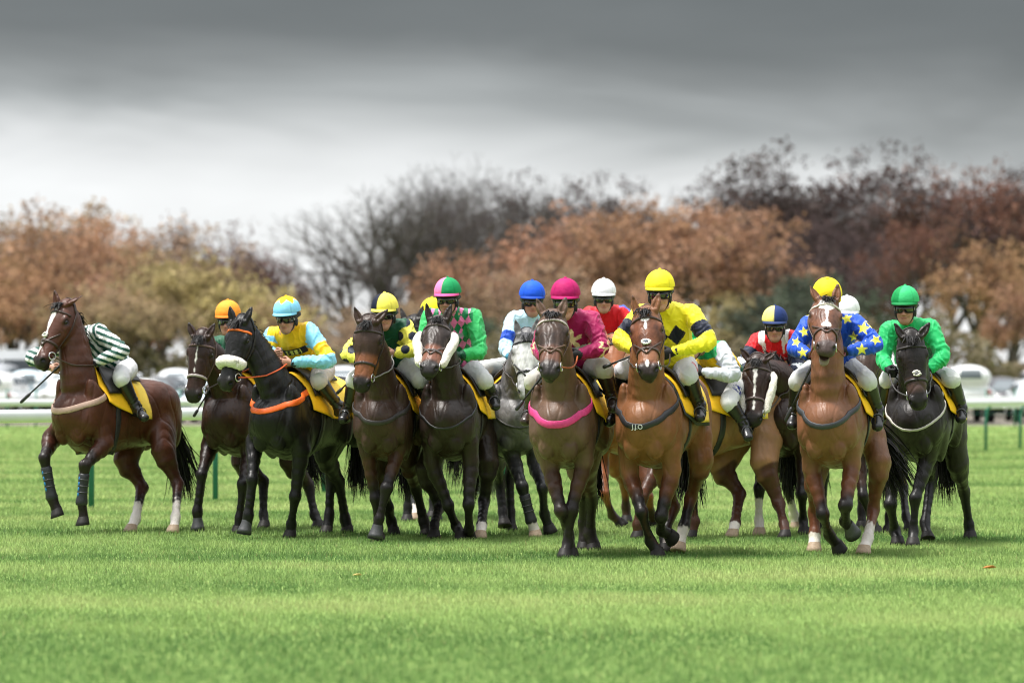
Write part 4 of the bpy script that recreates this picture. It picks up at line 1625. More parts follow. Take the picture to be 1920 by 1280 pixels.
        tt = np.concatenate([np.concatenate([th(x) for x in xs])] * 2)
        xx = np.concatenate([np.repeat(xs, nt_)] * 2)
        return put(name, Vv, ff, m, par, colf(xx, tt)), rows
    yel = A(.92, .52, .018)
    pale = A(.92, .66, .10)

    def ycol(x, t):
        k = smooth(-.12, -.16, x - sx)[:, None]
        return yel * (1 - k) + pale * k
    sx = d.get('sx', 0.)
    xs = np.linspace(-.37 + d.get('rear', 0), .36, 26) + sx
    thb = 1.72
    cl, rows = drape('saddle_cloth', xs, lambda x: np.linspace(-1, 1, 45) * (thb - .28 * max(0, (x - .05) / .3)), lambda x, t: .010 + .035 * max(0, abs(t) - .85) ** 1.2 + .010 * math.sin(x * 21 + t * 3) * min(1, max(0, abs(t) - .5)), ycol, M_CLOTH, .008)
    H.cloth_rows = rows
    if d.get('padcol') is not None:
        drape('numnah', np.linspace(-.43, .39, 20) + sx, lambda x: np.linspace(-1, 1, 31) * (thb + .10 - .28 * max(0, (x - .05) / .3)), lambda x, t: .002 + .026 * max(0, abs(t) - .85) ** 1.2, lambda x, t: np.tile(d['padcol'], (len(x), 1)), M_CLOTH, .006)

    def sadoff(x, t):
        return .034 + .030 * (smooth(-.1, -.24, x - sx) + smooth(.16, .28, x - sx)) * max(0, 1 - abs(t) / .6) + .006
    drape('saddle', np.linspace(-.24, .32, 18) + sx, lambda x: np.linspace(-1, 1, 25) * (1.02 if x > -.02 + sx else .55), sadoff, lambda x, t: np.tile(A(.014, .012, .011), (len(x), 1)), M_LEATHER, .014)
    if d.get('text'):
        s_, txt, ix, th_, size = d['text']
        jj_ = int((th_ + 1) / 2 * 44)
        p0 = rows[ix, jj_]
        e1 = nrm(rows[ix - 2, jj_] - rows[ix + 2, jj_])
        nn_ = nrm(np.cross(e1, rows[ix, 22] - p0))
        if np.dot(nn_, p0 - W(0, 0, 1.17)) < 0:
            nn_ = -nn_
        letters(txt, p0 + nn_ * .026, e1 * s_, nn_, size, A(.02, .02, .02), cl)
    return H

# ---------------------------------------------------------------- riders
def rider(H, j):
    """Crouched rider on horse H. j: photo points of the joints, colours of silks."""
    O, W, fwd, left, sc = H.O, H.W, H.fwd, H.left, H.sc
    root = empty('person', O)
    tag(root, j['label'], 'person', 'riders in racing silks')
    J = {}

    def jp(key, tpl, dy=0.):
        """template joint in horse space, moved onto the photo's column and row at that depth"""
        p = W(*tpl)
        if key in j:
            g = j[key]
            q = P(g[0], g[1], (p + O)[1] + dy + (g[2] if len(g) > 2 else 0)) - O
            return q
        return p
    hel = jp('helmet', (.40, 0, 2.27))
    shR, shL = jp('shR', (.20, -.19, 2.03)), jp('shL', (.20, .19, 2.03))
    if 'shR' not in j and 'shL' in j:
        shR = shL - left * .36
    if 'shL' not in j and 'shR' in j:
        shL = shR + left * .36
    elR, elL = jp('elR', (.33, -.30, 1.80)), jp('elL', (.33, .30, 1.80))
    haR, haL = jp('haR', (.50, -.09, 1.72)), jp('haL', (.50, .09, 1.72))
    knR, knL = jp('knR', (.24, -.30, 1.50)), jp('knL', (.24, .30, 1.50))
    anR, anL = jp('anR', (.08, -.40, 1.20)), jp('anL', (.08, .40, 1.20))
    toR, toL = jp('toR', (.22, -.42, 1.12)), jp('toL', (.22, .42, 1.12))
    base0 = W(0, 0, 0)

    def outside(p, s_, mn):       # keep the leg outside the horse's flank
        l_ = np.dot(p - base0, left) * s_ / sc
        return p + left * s_ * max(0, mn - l_) * sc
    knR, knL = outside(knR, -1, .275), outside(knL, 1, .275)
    anR, anL = outside(anR, -1, .345), outside(anL, 1, .345)
    toR, toL = outside(toR, -1, .36), outside(toL, 1, .36)
    seat = jp('seat', (-.10, 0, 1.66))
    hpR, hpL = seat - left * .10, seat + left * .10
    chest = (shR + shL) / 2
    sp_ax = nrm(chest - seat)
    side = nrm(shL - shR)
    front = nrm(np.cross(side, sp_ax))
    if np.dot(front, A(0, -1, -.3)) < 0:
        front = -front
    fy = rad(j.get('fy', H.d['yaw'] * .5))
    fd = nrm(A(-math.sin(fy), -math.cos(fy), -j.get('tilt', .10)))
    roll = rad(j.get('roll', 0))
    hs = nrm(np.cross(A(0, 0, 1), fd))
    hu = np.cross(fd, hs)
    hs, hu = hs * math.cos(roll) + hu * math.sin(roll), hu * math.cos(roll) - hs * math.sin(roll)
    if np.dot(hs, left) < 0:
        hs = -hs
    head = hel - hu * .082

    # ---- body: one skin from head to feet; the clothes go over it
    neck0 = chest + sp_ax * .03 + front * .0
    allp = np.array([hel + A(0, 0, .16), shR, shL, elR, elL, haR, haL, knR, knL, anR, anL, toR, toL, seat])
    fine = [(head - .15, head + .13, .0065)]
    bare = j.get('glove') is None
    if not j.get('hidden'):
        for h_ in (haR, haL):
            fine.append((h_ - .11, h_ + .11, .0062))
    fld = Field(allp.min(0) - .14, allp.max(0) + .14, .013, fine)
    fld.chain([seat, seat * .5 + chest * .5, chest], [(.13, .10), (.125, .095), (.145, .10)], side, .03, 2)
    fld.seg(shR, shL, .05, .05, None, .04)
    fld.seg(neck0, head - hu * .06 - fd * .01, .055, .052, None, .03)
    for s_, sh, el, ha, hp, kn, an_, to in ((-1, shR, elR, haR, hpR, knR, anR, toR), (1, shL, elL, haL, hpL, knL, anL, toL)):
        fld.chain([sh, sh * .5 + el * .5, el, el * .5 + ha * .5, ha - nrm(ha - el) * .03], [.048, .043, .036, .033, .026], None, .02, 2)
        fld.chain([hp, hp * .5 + kn * .5, kn, kn * .6 + an_ * .4, an_], [.085, .072, .054, .05, .036], None, .02, 2)
        fld.seg(an_ - A(0, 0, .03), to, (.035, .03), (.035, .025), None, .02)
    # head
    hp_ = lambda x, y, z: head + hs * x + fd * y + hu * z
    ax3 = (hs, fd, hu)
    fld.ell(hp_(0, -.02, .035), A(.076, .095, .095), ax3, .02)
    fld.ell(hp_(0, .035, -.045), A(.060, .058, .075), ax3, .03)
    fld.ell(hp_(0, .062, -.112), A(.030, .028, .026), ax3, .025)
    fld.seg(hp_(-.052, .0, -.06), hp_(-.02, .05, -.112), .028, .026, None, .03)
    fld.seg(hp_(.052, .0, -.06), hp_(.02, .05, -.112), .028, .026, None, .03)
    fld.ell(hp_(-.036, .066, -.045), A(.024, .022, .022), ax3, .02)
    fld.ell(hp_(.036, .066, -.045), A(.024, .022, .022), ax3, .02)
    fld.seg(hp_(0, .086, .002), hp_(0, .110, -.046), .010, .0145, None, .014)
    fld.ell(hp_(-.013, .100, -.050), A(.010, .012, .009), ax3, .01)
    fld.ell(hp_(.013, .100, -.050), A(.010, .012, .009), ax3, .01)
    fld.ell(hp_(0, .088, -.0745), A(.024, .014, .0065), ax3, .008)
    fld.ell(hp_(0, .086, -.087), A(.021, .013, .0075), ax3, .008)
    fld.seg(hp_(-.024, .098, -.0805), hp_(.024, .098, -.0805), .0045, .0045, None, .006, cut=True)
    for s_ in (-1, 1):
        fld.ell(hp_(s_ * .080, -.015, -.035), A(.010, .020, .030), ax3, .012)

    def hand(f_, el, ha, s_, g):
        """fist closed on the rein: palm, four fingers, thumb on top"""
        dr = nrm(ha - el)
        ax_w = nrm(A(0, 0, 1) - dr * dr[2] + side * .25 * s_)       # across the knuckles (thumb side up)
        ax_w = nrm(ax_w - dr * np.dot(ax_w, dr))
        pn = np.cross(dr, ax_w)                                      # palm normal
        if np.dot(pn, -side * s_) < 0:
            pn = -pn
        wr = ha - dr * .035
        f_.seg(wr - dr * .02, ha + dr * .045, (.026 + g, .020 + g), (.043 + g, .019 + g), ax_w, .012)
        for k, (o, l0) in enumerate(((.033, .040), (.011, .046), (-.011, .043), (-.032, .034))):
            k0 = ha + dr * .048 + ax_w * o + pn * .004
            k1 = k0 + nrm(dr * .55 + pn * .85) * l0
            k2 = k1 + nrm(-dr * .75 + pn * .65) * l0 * .72
            k3 = k2 + nrm(-dr * .85 - pn * .5) * l0 * .5
            f_.seg(k0, k1, .0105 + g, .0098 + g, None, .004)
            f_.seg(k1, k2, .0096 + g, .0090 + g, None, .004)
            f_.seg(k2, k3, .0088 + g, .0078 + g, None, .004)
        t0 = ha + ax_w * .030 + pn * .012 - dr * .005
        t1 = t0 + nrm(dr * .6 + pn * .6 + ax_w * .55) * .040
        t2 = t1 + nrm(dr * .8 + pn * .5 - ax_w * .15) * .032
        f_.seg(t0, t1, .0135 + g, .0115 + g, None, .006)
        f_.seg(t1, t2, .0112 + g, .0095 + g, None, .004)
        return wr
    wrR, wrL = hand(fld, elR, haR, -1, 0), hand(fld, elL, haL, 1, 0)
    V, Q = fld.mesh()
    sk = A(.50, .27, .19) * A(*(1 + .12 * math.sin(hel[0] * 90 + k) for k in (0, .3, .6)))
    col = np.tile(sk, (len(V), 1))
    r_ = V - head
    x, y, z = r_ @ hs, r_ @ fd, r_ @ hu
    k = smooth(.012, .004, np.abs(z + .081)) * (np.abs(x) < .026) * (y > .07)
    col = col * (1 - .75 * k[:, None]) + A(.36, .12, .10) * .75 * k[:, None]
    k = (y > .02) * smooth(.05, .03, np.linalg.norm(r_ - (hs * 0 + fd * .075 - hu * .055), axis=1) * 0 + np.abs(np.abs(x) - .036)) * smooth(-.07, -.05, z) * smooth(-.02, -.035, z)
    col = col * (1 - .3 * k[:, None]) + A(.52, .2, .15) * .3 * k[:, None]
    k = (z > -.02) & (y < .03)
    col[k] = j.get('hair', A(.035, .022, .015))
    k = (y > .02) * smooth(-.085, -.12, z) * j.get('stubble', .15)
    col = col * (1 - k[:, None]) + A(.12, .08, .06) * k[:, None]
    put('body', V, Q, M_SKIN, root, col)

    # ---- jacket
    pat = j['silk']
    lo = np.array([shR, shL, elR, elL, haR, haL, seat]).min(0) - .17
    hi = np.array([shR, shL, elR, elL, haR, haL, seat, chest + A(0, 0, .08)]).max(0) + .17
    fld = Field(lo, hi, .0115 if j.get('hidden') else .0072)
    bel = seat + sp_ax * .05
    puff = j.get('puff', 1.0)
    fld.chain([bel, bel * .62 + chest * .38, bel * .25 + chest * .75, chest + sp_ax * .005],
              [(.175 * puff, .135), (.17 * puff, .13), (.175, .13), (.12, .085)], side, .045, 3)
    fld.seg(shR - side * -.02, shL - side * .02, (.068, .075), (.068, .075), None, .06)
    nk = nrm(head - hu * .06 - neck0)
    fld.seg(neck0, neck0 + nk * .055, .072, .064, None, .03)
    for s_, sh, el, ha, wr in ((-1, shR, elR, haR, wrR), (1, shL, elL, haL, wrL)):
        dn = nrm(ha - el)
        fld.chain([sh, sh * .55 + el * .45, el, el * .5 + wr * .5, wr - dn * .015], [(.076, .082), (.069, .072), (.058, .058), (.053, .051), (.041, .039)], None, .03, 3)
    V, Q = fld.mesh()
    Dt, tt_ = along(V, [bel, chest])
    DR, tR = along(V, [shR, elR, wrR])
    DL, tL = along(V, [shL, elL, wrL])
    rel = V - chest
    X, Zs, Yf = rel @ side, rel @ sp_ax, rel @ front
    inR = (DR < DL) & ((tR > .22) | (X < -.21)) & (DR < .13) & ((Dt > .155) | (tR > .9))
    inL = (DL <= DR) & ((tL > .22) | (X > .21)) & (DL < .13) & ((Dt > .155) | (tL > .9))
    part = np.where(inR, 1, np.where(inL, 2, 0))
    t = np.where(DR < DL, tR, tL)
    # folds: across the sleeve near the elbow, drooping across the torso
    nv = normals(V, Q)
    arm = part > 0
    w1 = .6 * np.sin(t * 21 + 5.5 * noise(V, 10, 1) + 2.5 * noise(V, 22, 3)) + .5 * noise(V, 38, 7)
    w2 = np.sin((Zs * 26 + np.abs(X) * 30) + 3.0 * noise(V, 9, 2))
    amp = np.where(arm, .0046 * np.exp(-((t - 1.0) / .5) ** 2) + .0022, .0042 * smooth(.06, -.10, Zs) + .0018)
    V = V + nv * (np.where(arm, w1, w2) * amp + noise(V, 28, 4) * .0026 + .0075 * (np.exp(-(noise(V * A(1.2, 1, .75) + noise(V, 7, 5)[:, None] * .03, 15, 9) / .16) ** 2) - .3) + .0035 * np.exp(-(noise(V * A(.9, 1, 1.3), 27, 14) / .15) ** 2))[:, None]
    c = pat(dict(part=part, t=t, X=X, Z=Zs, Y=Yf, V=V, O=O, tR=tR, tL=tL, nv=nv, chest=chest, side=side, front=front, H=H))
    jk = put('jacket', V, Q, M_SILK, root, c)
    if j.get('sis'):
        pc = chest - sp_ax * .112 + side * .030
        pb = BVHTree.FromPolygons(V.tolist(), Q.tolist())
        hs_ = [pb.ray_cast(Vector(pc + side * q + front * .02), Vector(front), .4) for q in (-.04, -.02, 0.)]
        d0_ = max([(np.array(q[0]) - pc) @ front for q in hs_ if q[0] is not None] + [.12])
        rows = []
        for zz in (.036, -.036):
            for xx in np.linspace(-.115, .125, 15):
                o_ = pc + side * xx + sp_ax * zz
                u_ = xx + .030
                rows.append(o_ + front * (d0_ - .13 + .142 * math.sqrt(max(.05, 1 - (u_ / .21) ** 2))))
        rows = np.array(rows)
        sm = rows.reshape(2, 15, 3).copy()
        for _ in range(1):
            sm[:, 1:-1] = sm[:, 1:-1] * .4 + (sm[:, 2:] + sm[:, :-2]) * .3
        raw_ = rows.reshape(2, 15, 3) @ front
        lift = np.maximum(raw_ - sm @ front, 0)
        lift = np.maximum(lift, np.maximum(np.roll(lift, 1, 1), np.roll(lift, -1, 1)) * .7)
        sm = sm + lift[:, :, None] * front
        sm = sm.reshape(-1, 3)
        put('chest_panel', sm, [[k, k + 15, k + 16, k + 1] for k in range(14)], M_SILK, jk, A(.012, .013, .018))
        ins_ = []
        for zz in (.3, -.3):
            for k in range(2, 12):
                m_ = (sm[k] + sm[k + 15]) / 2
                ins_.append(m_ + (sm[k] - sm[k + 15]) * zz * 1.2 + front * .004)
        put('panel_label', np.array(ins_), [[k, k + 10, k + 11, k + 1] for k in range(9)], M_SILK, jk, hexc('#eef07a'))
        for tx, k in (('S', 4), ('I', 7), ('S', 10)):
            q_ = (sm[k] + sm[k + 15]) / 2 + front * .010
            letters(tx, q_, sm[k + 1] - sm[k - 1], front, .062, A(.012, .012, .015), jk, .003)
    # cuffs and collar
    for el, ha, wr in ((elR, haR, wrR), (elL, haL, wrL)):
        dn = nrm(ha - el)
        put('cuff', *tube([wr - dn * .035, wr - dn * .03, wr + dn * .012, wr + dn * .014], [.038, .043, .036, .02], 14), M_SILK, jk, j.get('cuff', A(.02, .02, .025)))

    # ---- breeches, boots
    white = j.get('breech', A(.74, .74, .75)) * .82
    lo = np.array([seat, knR, knL, hpR]).min(0) - .17
    hi = np.array([seat, knR, knL, hpR]).max(0) + .2
    fld = Field(lo, hi, .0095)
    fld.ell(seat + A(0, 0, .0) - fwd * .02, A(.17, .14, .13), (left, fwd, A(0, 0, 1)), .05)
    fld.seg(seat, seat + sp_ax * .13, (.15, .12), (.15, .11), side, .04)
    for hp, kn, an_ in ((hpR, knR, anR), (hpL, knL, anL)):
        dn = nrm(an_ - kn)
        fld.chain([hp, hp * .5 + kn * .5, kn, kn + dn * .05], [(.108, .112), (.087, .092), (.066, .067), (.060, .060)], None, .04, 3)
    V, Q = fld.mesh()
    nv = normals(V, Q)
    V = V + nv * (noise(V, 34, 2) * .002 + .004 * np.exp(-(noise(V, 17, 4) / .15) ** 2))[:, None]
    cb = np.tile(white, (len(V), 1))
    if j.get('patch') is not None:
        for s_, hp, kn in ((-1, hpR, knR), (1, hpL, knL)):
            q_ = hp * .38 + kn * .62 + left * s_ * .075 + A(0, 0, .035)
            dl = V - q_
            m_ = (np.abs(dl @ nrm(kn - hp)) < .05) & (np.linalg.norm(dl, axis=1) < .065) & (noise(V, 130, 3) > -.1)
            cb[m_] = j['patch']
    put('breeches', V, Q, M_BREECH, root, cb)
    bootc = j.get('boot', A(.012, .012, .013))
    for s_, kn, an_, to in ((-1, knR, anR, toR), (1, knL, anL, toL)):
        lo = np.minimum(np.minimum(kn, an_), to) - .13
        hi = np.maximum(np.maximum(kn, an_), to) + .13
        fld = Field(lo, hi, .0095)
        dn = nrm(an_ - kn)
        top = kn + dn * .015
        fld.chain([top, kn * .72 + an_ * .28, kn * .35 + an_ * .65, an_], [(.072, .074), (.066, .070), (.052, .054), (.047, .050)], None, .02, 3)
        fd_ = nrm(to - an_)
        heel = an_ + A(0, 0, -.055) - nrm(A(fd_[0], fd_[1], 0)) * .03
        fld.seg(an_, heel, .046, .036, None, .03)
        fld.seg(heel + A(0, 0, .005), to, (.036, .034), (.042, .032), None, .03)
        fld.seg(an_ + fd_ * .02, to, (.044, .044), (.038, .030), None, .03)
        V, Q = fld.mesh()
        nv = normals(V, Q)
        D_, t_ = along(V, [top, an_, to])
        wr_ = np.sin(t_ * 42 + noise(V, 20, 2) * 2.5) * np.exp(-((t_ - .92) / .25) ** 2) * .004
        V = V + nv * wr_[:, None]
        bt = put('boot', V, Q, M_BOOT, root, np.tile(bootc, (len(V), 1)))
        # stirrup iron round the foot and its leather
        mid = an_ * .35 + to * .65
        fh = nrm(A(fd_[0], fd_[1], 0))
        sd2 = np.cross(fh, A(0, 0, 1))
        b = Bag()
        b.add(torus(mid + A(0, 0, .005), fh, .050, .006, 20, 6, 1.1), A(.5, .5, .5))
        b.build('stirrup_iron', M_IRON, bt)
        sb = W(.10, s_ * .24, 1.42)
        put('stirrup_leather', *tube([mid + A(0, 0, .08), mid * .55 + sb * .45 + left * s_ * .02, sb], .011, 6), M_LEATHER, bt, A(.02, .016, .014))

    # ---- helmet, cap cover, goggles
    nu, nv_ = 64, 26
    vv, ff, cc = [], [], []
    capf = j['cap']
    R3 = A(.123, .145, .127)
    hc = hp_(0, -.012, .080)
    for i in range(nv_ + 1):
        th = (i / nv_) * rad(97)
        for k in range(nu):
            ph = 2 * math.pi * k / nu
            q = A(math.sin(th) * math.sin(ph), math.sin(th) * math.cos(ph), math.cos(th))
            fl = 1 + .03 * smooth(.7, 1.0, i / nv_)
            vv.append(hc + (hs * q[0] * R3[0] + fd * q[1] * R3[1] + hu * q[2] * R3[2]) * fl)
            seam = .80 if (k % 16 == 8 and th > .1) else 1.0
            cc.append(capf(ph if ph < math.pi else ph - 2 * math.pi, th) * seam)
    for i in range(nv_):
        for k in range(nu):
            a_, b_ = i * nu + k, i * nu + (k + 1) % nu
            ff.append([a_, a_ + nu, b_ + nu, b_])
    hm = put('helmet', vv, ff, M_CAP, root, np.array(cc))
    b = Bag()
    if j.get('bobble', True):
        b.add(ball(hc + hu * .126, A(.014, .014, .012), 10, 6), capf(.3, .05))
    # peak
    pv, pf, pc = [], [], []
    m = 18
    for r_i, (ro, zz) in enumerate(((.99, -.014), (1.14, -.024), (1.24, -.036), (1.24, -.042), (1.12, -.034), (.96, -.026))):
        for k in range(m + 1):
            ph = rad(-72 + 144 * k / m)
            e_ = math.cos(ph * 1.2)
            rr_ = 1 + (ro - 1) * max(e_, .05)
            pv.append(hc + hs * math.sin(ph) * R3[0] * rr_ + fd * math.cos(ph) * R3[1] * rr_ + hu * zz)
            pc.append(j.get('peak', capf(ph, 1.5)) if r_i < 3 else A(.015, .015, .016))
    for r_i in range(5):
        for k in range(m):
            a_ = r_i * (m + 1) + k
            pf.append([a_, a_ + m + 1, a_ + m + 2, a_ + 1])
    b.add((np.array(pv), pf), np.array(pc))
    b.build('helmet_peak', M_CAP, hm)
    # black helmet skirt, ear pads and chin strap
    b = Bag()
    sv, sf = [], []
    for i, th in enumerate(np.linspace(rad(84), rad(128), 8)):
        for k in range(41):
            ph = rad(62 + (360 - 124) * k / 40)
            wob = .93 if i < 7 else .88
            sv.append(hc + hs * math.sin(ph) * R3[0] * wob * math.sin(th) ** .5 + fd * math.cos(ph) * R3[1] * .93 * math.sin(th) ** .5 + hu * (math.cos(th) * .135))
    for i in range(7):
        for k in range(40):
            a_ = i * 41 + k
            sf.append([a_, a_ + 41, a_ + 42, a_ + 1])
    b.add((np.array(sv), sf))
    fv, ff2 = [], []
    for i, z_ in enumerate((.045, .020, -.006)):
        for k in range(25):
            ph = rad(-66 + 132 * k / 24)
            rr_ = (1.0, .99, .95)[i]
            fv.append(hc + hs * math.sin(ph) * R3[0] * rr_ * .96 + fd * math.cos(ph) * R3[1] * rr_ * .955 + hu * (z_ - .050))
    for i in range(2):
        for k in range(24):
            a_ = i * 25 + k
            ff2.append([a_, a_ + 25, a_ + 26, a_ + 1])
    b.add((np.array(fv), ff2))
    for s_ in (-1, 1):
        b.add(tube([hp_(s_ * .086, .015, .0), hp_(s_ * .084, .018, -.045), hp_(s_ * .068, .030, -.09), hp_(s_ * .034, .046, -.132), hp_(0, .055, -.143)], .0085, 6))
        b.add(ball(hp_(s_ * .088, -.012, -.035), A(.014, .034, .045), 10, 7, ax3))
    b.build('helmet_harness', M_BLACK, hm)
    gz = j.get('gz', 0.)
    if j.get('goggles', True):
        gv, gf = [], []
        for i, z_ in enumerate((.030, .024, .0, -.026, -.032)):
            for k in range(25):
                ph = rad(-58 + 116 * k / 24)
                nose = .012 * math.exp(-(ph / .22) ** 2)
                rr_ = (.97, 1.03, 1.05, 1.03, .97)[i]
                zz = z_ + (nose if i >= 3 else 0)
                gv.append(hp_(math.sin(ph) * .090 * rr_, -.012 + math.cos(ph) * .116 * rr_, .002 + zz + gz))
        for i in range(4):
            for k in range(24):
                a_ = i * 25 + k
                gf.append([a_, a_ + 25, a_ + 26, a_ + 1])
        go = put('goggles', gv, gf, M_LENS, root)
        b = Bag()
        for zz in (.032, -.034):
            b.add(tube([hp_(math.sin(p_) * .0945, -.012 + math.cos(p_) * .121, .002 + gz + zz + (.012 * math.exp(-(p_ / .22) ** 2) if zz < 0 else 0)) for p_ in np.linspace(rad(-60), rad(60), 21)], .0045, 6), j.get('gogc', A(.02, .02, .022)))
        for s_ in (-1, 1):
            b.add(tube([hp_(s_ * .080, .048, .0 + gz), hp_(s_ * .096, .0, .006 + gz), hp_(s_ * .108, -.06, .02), hp_(s_ * .08, -.13, .03)], .010, 6), j.get('gogs', A(.03, .03, .03)))
            b.add(ball(hp_(s_ * .088, .030, .004 + gz), A(.006, .022, .020), 10, 6, ax3), j.get('gogs2', A(.35, .35, .36)))
        b.build('goggle_frame', M_GLOVE, go)

    # ---- gloves
    if not bare:
        for s_, el, ha in ((-1, elR, haR), (1, elL, haL)):
            fld = Field(ha - .12, ha + .12, .0055)
            wr = hand(fld, el, ha, s_, .0035)
            dn = nrm(ha - el)
            fld.seg(wr - dn * .03, wr + dn * .01, .036, .034, None, .012)
            V, Q = fld.mesh()
            put('glove', V, Q, M_GLOVE, root, np.tile(j['glove'], (len(V), 1)))

    # ---- reins (part of the bridle's horse): from each bit ring to the hand, loop back to the neck
    rb = Bag()
    rc = H.d.get('rein', A(.03, .02, .015))
    if hasattr(H, 'bitR'):
        for s_, bit, ha in ((-1, H.bitR, haR), (1, H.bitL, haL)):
            pts = []
            for t in np.linspace(0, 1, 22):
                p = bit * (1 - t) + ha * t
                p = p + A(0, 0, -.045 * math.sin(math.pi * t)) + left * s_ * .03 * math.sin(math.pi * t)
                lo_, no_, _i, _d = H.bvh.find_nearest(Vector(p))
                if lo_ is not None and (p - np.array(lo_)) @ np.array(no_) < .012 and t < .97:
                    p = np.array(lo_) + np.array(no_) * .012
                pts.append(p)
            rb.add(tube(pts, [.007] * 22, 6), rc)
        mid = (haR + haL) / 2 + A(0, 0, -.10)
        rb.add(tube([haR, haR * .5 + mid * .5 + A(0, 0, -.03), mid, haL * .5 + mid * .5 + A(0, 0, -.03), haL], .007, 6), rc)
        rb.build('reins', M_LEATHER, H.root)
    # ---- whip
    if 'whip' in j:
        a_, b_ = j['whip'][:2]
        Yw = (haR + O)[1] - .12 if j.get('whipside', 'R') == 'R' else (haL + O)[1] - .12
        p0, p1 = P(*a_, Yw), P(*b_, Yw + j.get('whipdy', .05))
        ln = np.linalg.norm(p1 - p0)
        wroot = empty('racing_whip', p0)
        tag(wroot, j['whiplabel'], 'whip', 'riding whips')
        dv = (p1 - p0)
        put('shaft', *tube([dv * t for t in (0, .05, .5, .72)], [.011, .0095, .0085, .008], 8), M_LEATHER, wroot, A(.015, .015, .016))
        put('flap', *tube([dv * t for t in (.70, .74, .86, .97, 1.0)], [.009, .016, .0165, .016, .008], 8), M_LEATHER, wroot, A(.025, .025, .027))
        put('handle', *tube([dv * t for t in (-.20, -.19, -.03, .0, .03)], [.008, .014, .012, .013, .010], 8), M_LEATHER, wroot, A(.02, .02, .02))
    J.update(chest=chest, side=side, front=front, sp_ax=sp_ax, root=root, jacket=jk)
    return J

# ---------------------------------------------------------------- silks: cloth patterns in the rider's own coordinates
def solid(c):
    return lambda ph, th: c


def fill(g, torso, sleeve):
    c = np.tile(torso, (len(g['V']), 1))
    c[g['part'] > 0] = sleeve
    return c


def arm_ang(g, k):
    return np.arctan2(g['nv'] @ g['side'], g['nv'] @ A(0, 0, 1))


GRN, DGR, WHT = hexc('#0b7a44'), hexc('#064a30'), A(.78, .78, .80)
YEL, SKY, PNK = hexc('#f5c518'), hexc('#86cdee'), hexc('#f07fb4')
LEM, NVY, RED, BLU = hexc('#f3e62a'), hexc('#10182e'), hexc('#d3121f'), hexc('#0f46b4')
MAR, CRM, EMR, PAL = hexc('#98074f'), hexc('#efd9a4'), hexc('#12a85c'), hexc('#bfe3f2')
PALY = hexc('#efe45c')


def silk_stripes(g):
    ph = np.arctan2(g['X'], g['Y'])
    s = np.sin(g['X'] * 108 + .4)
    arm = g['part'] > 0
    v = g['V'] - g['chest']
    s2 = np.sin((v @ A(.35, 0, .94)) * 108)
    s = np.where(arm, s2, s)
    return np.where((s > 0)[:, None], hexc('#07463a'), WHT * .9)


def silk_blueyellow(g):
    c = fill(g, YEL, SKY)
    arm = g['part'] > 0
    m = arm & (g['t'] > .52) & (g['t'] < .92)
    c[m] = YEL
    return c


def silk_greenspot(g):
    c = fill(g, DGR, PALY)
    arm = g['part'] > 0
    v = g['V'] - g['chest']
    sx, sz = v[:, 0], v[:, 2]
    p = .125
    fx, fz = (sx / p + .5 * (np.floor(sz / p) % 2)) % 1 - .5, (sz / p) % 1 - .5
    c[arm & (np.hypot(fx, fz) < .33)] = NVY
    c[(g['part'] == 0) & (g['nv'] @ g['front'] < -.2) & (np.abs(g['X']) > .10)] = DGR
    return c


def silk_diamonds(g):
    c = fill(g, hexc('#0f7a48'), hexc('#2fae5e'))
    u = g['X'] / .068
    v = g['Z'] / .112
    d = (np.floor(u + v) + np.floor(u - v)) % 2
    m = (g['part'] == 0) & (d == 0)
    c[m] = PNK
    c[(g['part'] > 0) & (g['t'] > 1.88)] = DGR
    m = (g['part'] == 0) & (np.abs(g['X'] - .12) < .065) & (np.abs(g['Z'] + .125) < .020) & (g['Y'] > 0)
    c[m] = A(.42, .46, .47)
    return c


def silk_pale(g):
    c = fill(g, PAL, PAL)
    c[(g['part'] > 0) & (g['t'] > .52) & (g['t'] < .82)] = BLU
    c[(g['part'] > 0) & (g['t'] > 1.85)] = hexc('#58b8dd')
    return c


def silk_maroon(g):
    c = fill(g, MAR, MAR)
    arm = g['part'] > 0
    an = np.arctan2(g['nv'] @ g['front'], g['nv'][:, 2])
    tri = np.abs((an / (2 * math.pi) * 4) % 1 - .5)
    z = (g['t'] * 1.7 + tri * .9) % 1
    c[arm & (g['t'] > .80) & (g['t'] < 1.45) & (z < .27)] = CRM
    # pale star on the front, white panel under it
    x, zz = g['X'] - .02, g['Z'] + .10
    r, a = np.hypot(x, zz), np.arctan2(x, zz)
    st = .10 * (.62 + .38 * np.cos(5 * a))
    m = (g['part'] == 0) & (g['Y'] > -.02)
    c[m & (r < st)] = CRM
    c[m & (g['Z'] < -.17) & (g['Z'] > -.26)] = A(.62, .64, .68)
    return c


def silk_red(g):
    c = fill(g, RED, RED)
    m = (g['part'] == 0)
    c[m & (g['Z'] < -.14) & (g['Z'] > -.22)] = GRN
    c[m & (g['Y'] < -.06)] = RED
    k = (g['X'] > .14) & (g['nv'] @ g['front'] < -.05)
    c[k] = BLU * 1.3 + .02
    return c


def silk_lemon(g):
    c = fill(g, LEM, LEM)
    u, v = g['X'], g['Z'] + .135
    for x0 in (-.045, .092):
        m = (g['part'] == 0) & (g['Y'] > -.05) & (np.abs(u - x0) / .070 + np.abs(v) / .095 < 1)
        c[m] = NVY
    c[(g['part'] > 0) & (g['t'] > .42) & (g['t'] < .80)] = NVY
    return c


def silk_yellowgreen(g):
    c = fill(g, YEL * A(1, 1.05, 1), A(.50, .53, .58))
    m = (g['part'] == 0)
    c[m & (g['Z'] > .015)] = EMR
    c[m & (g['Z'] < -.27)] = DGR
    return c


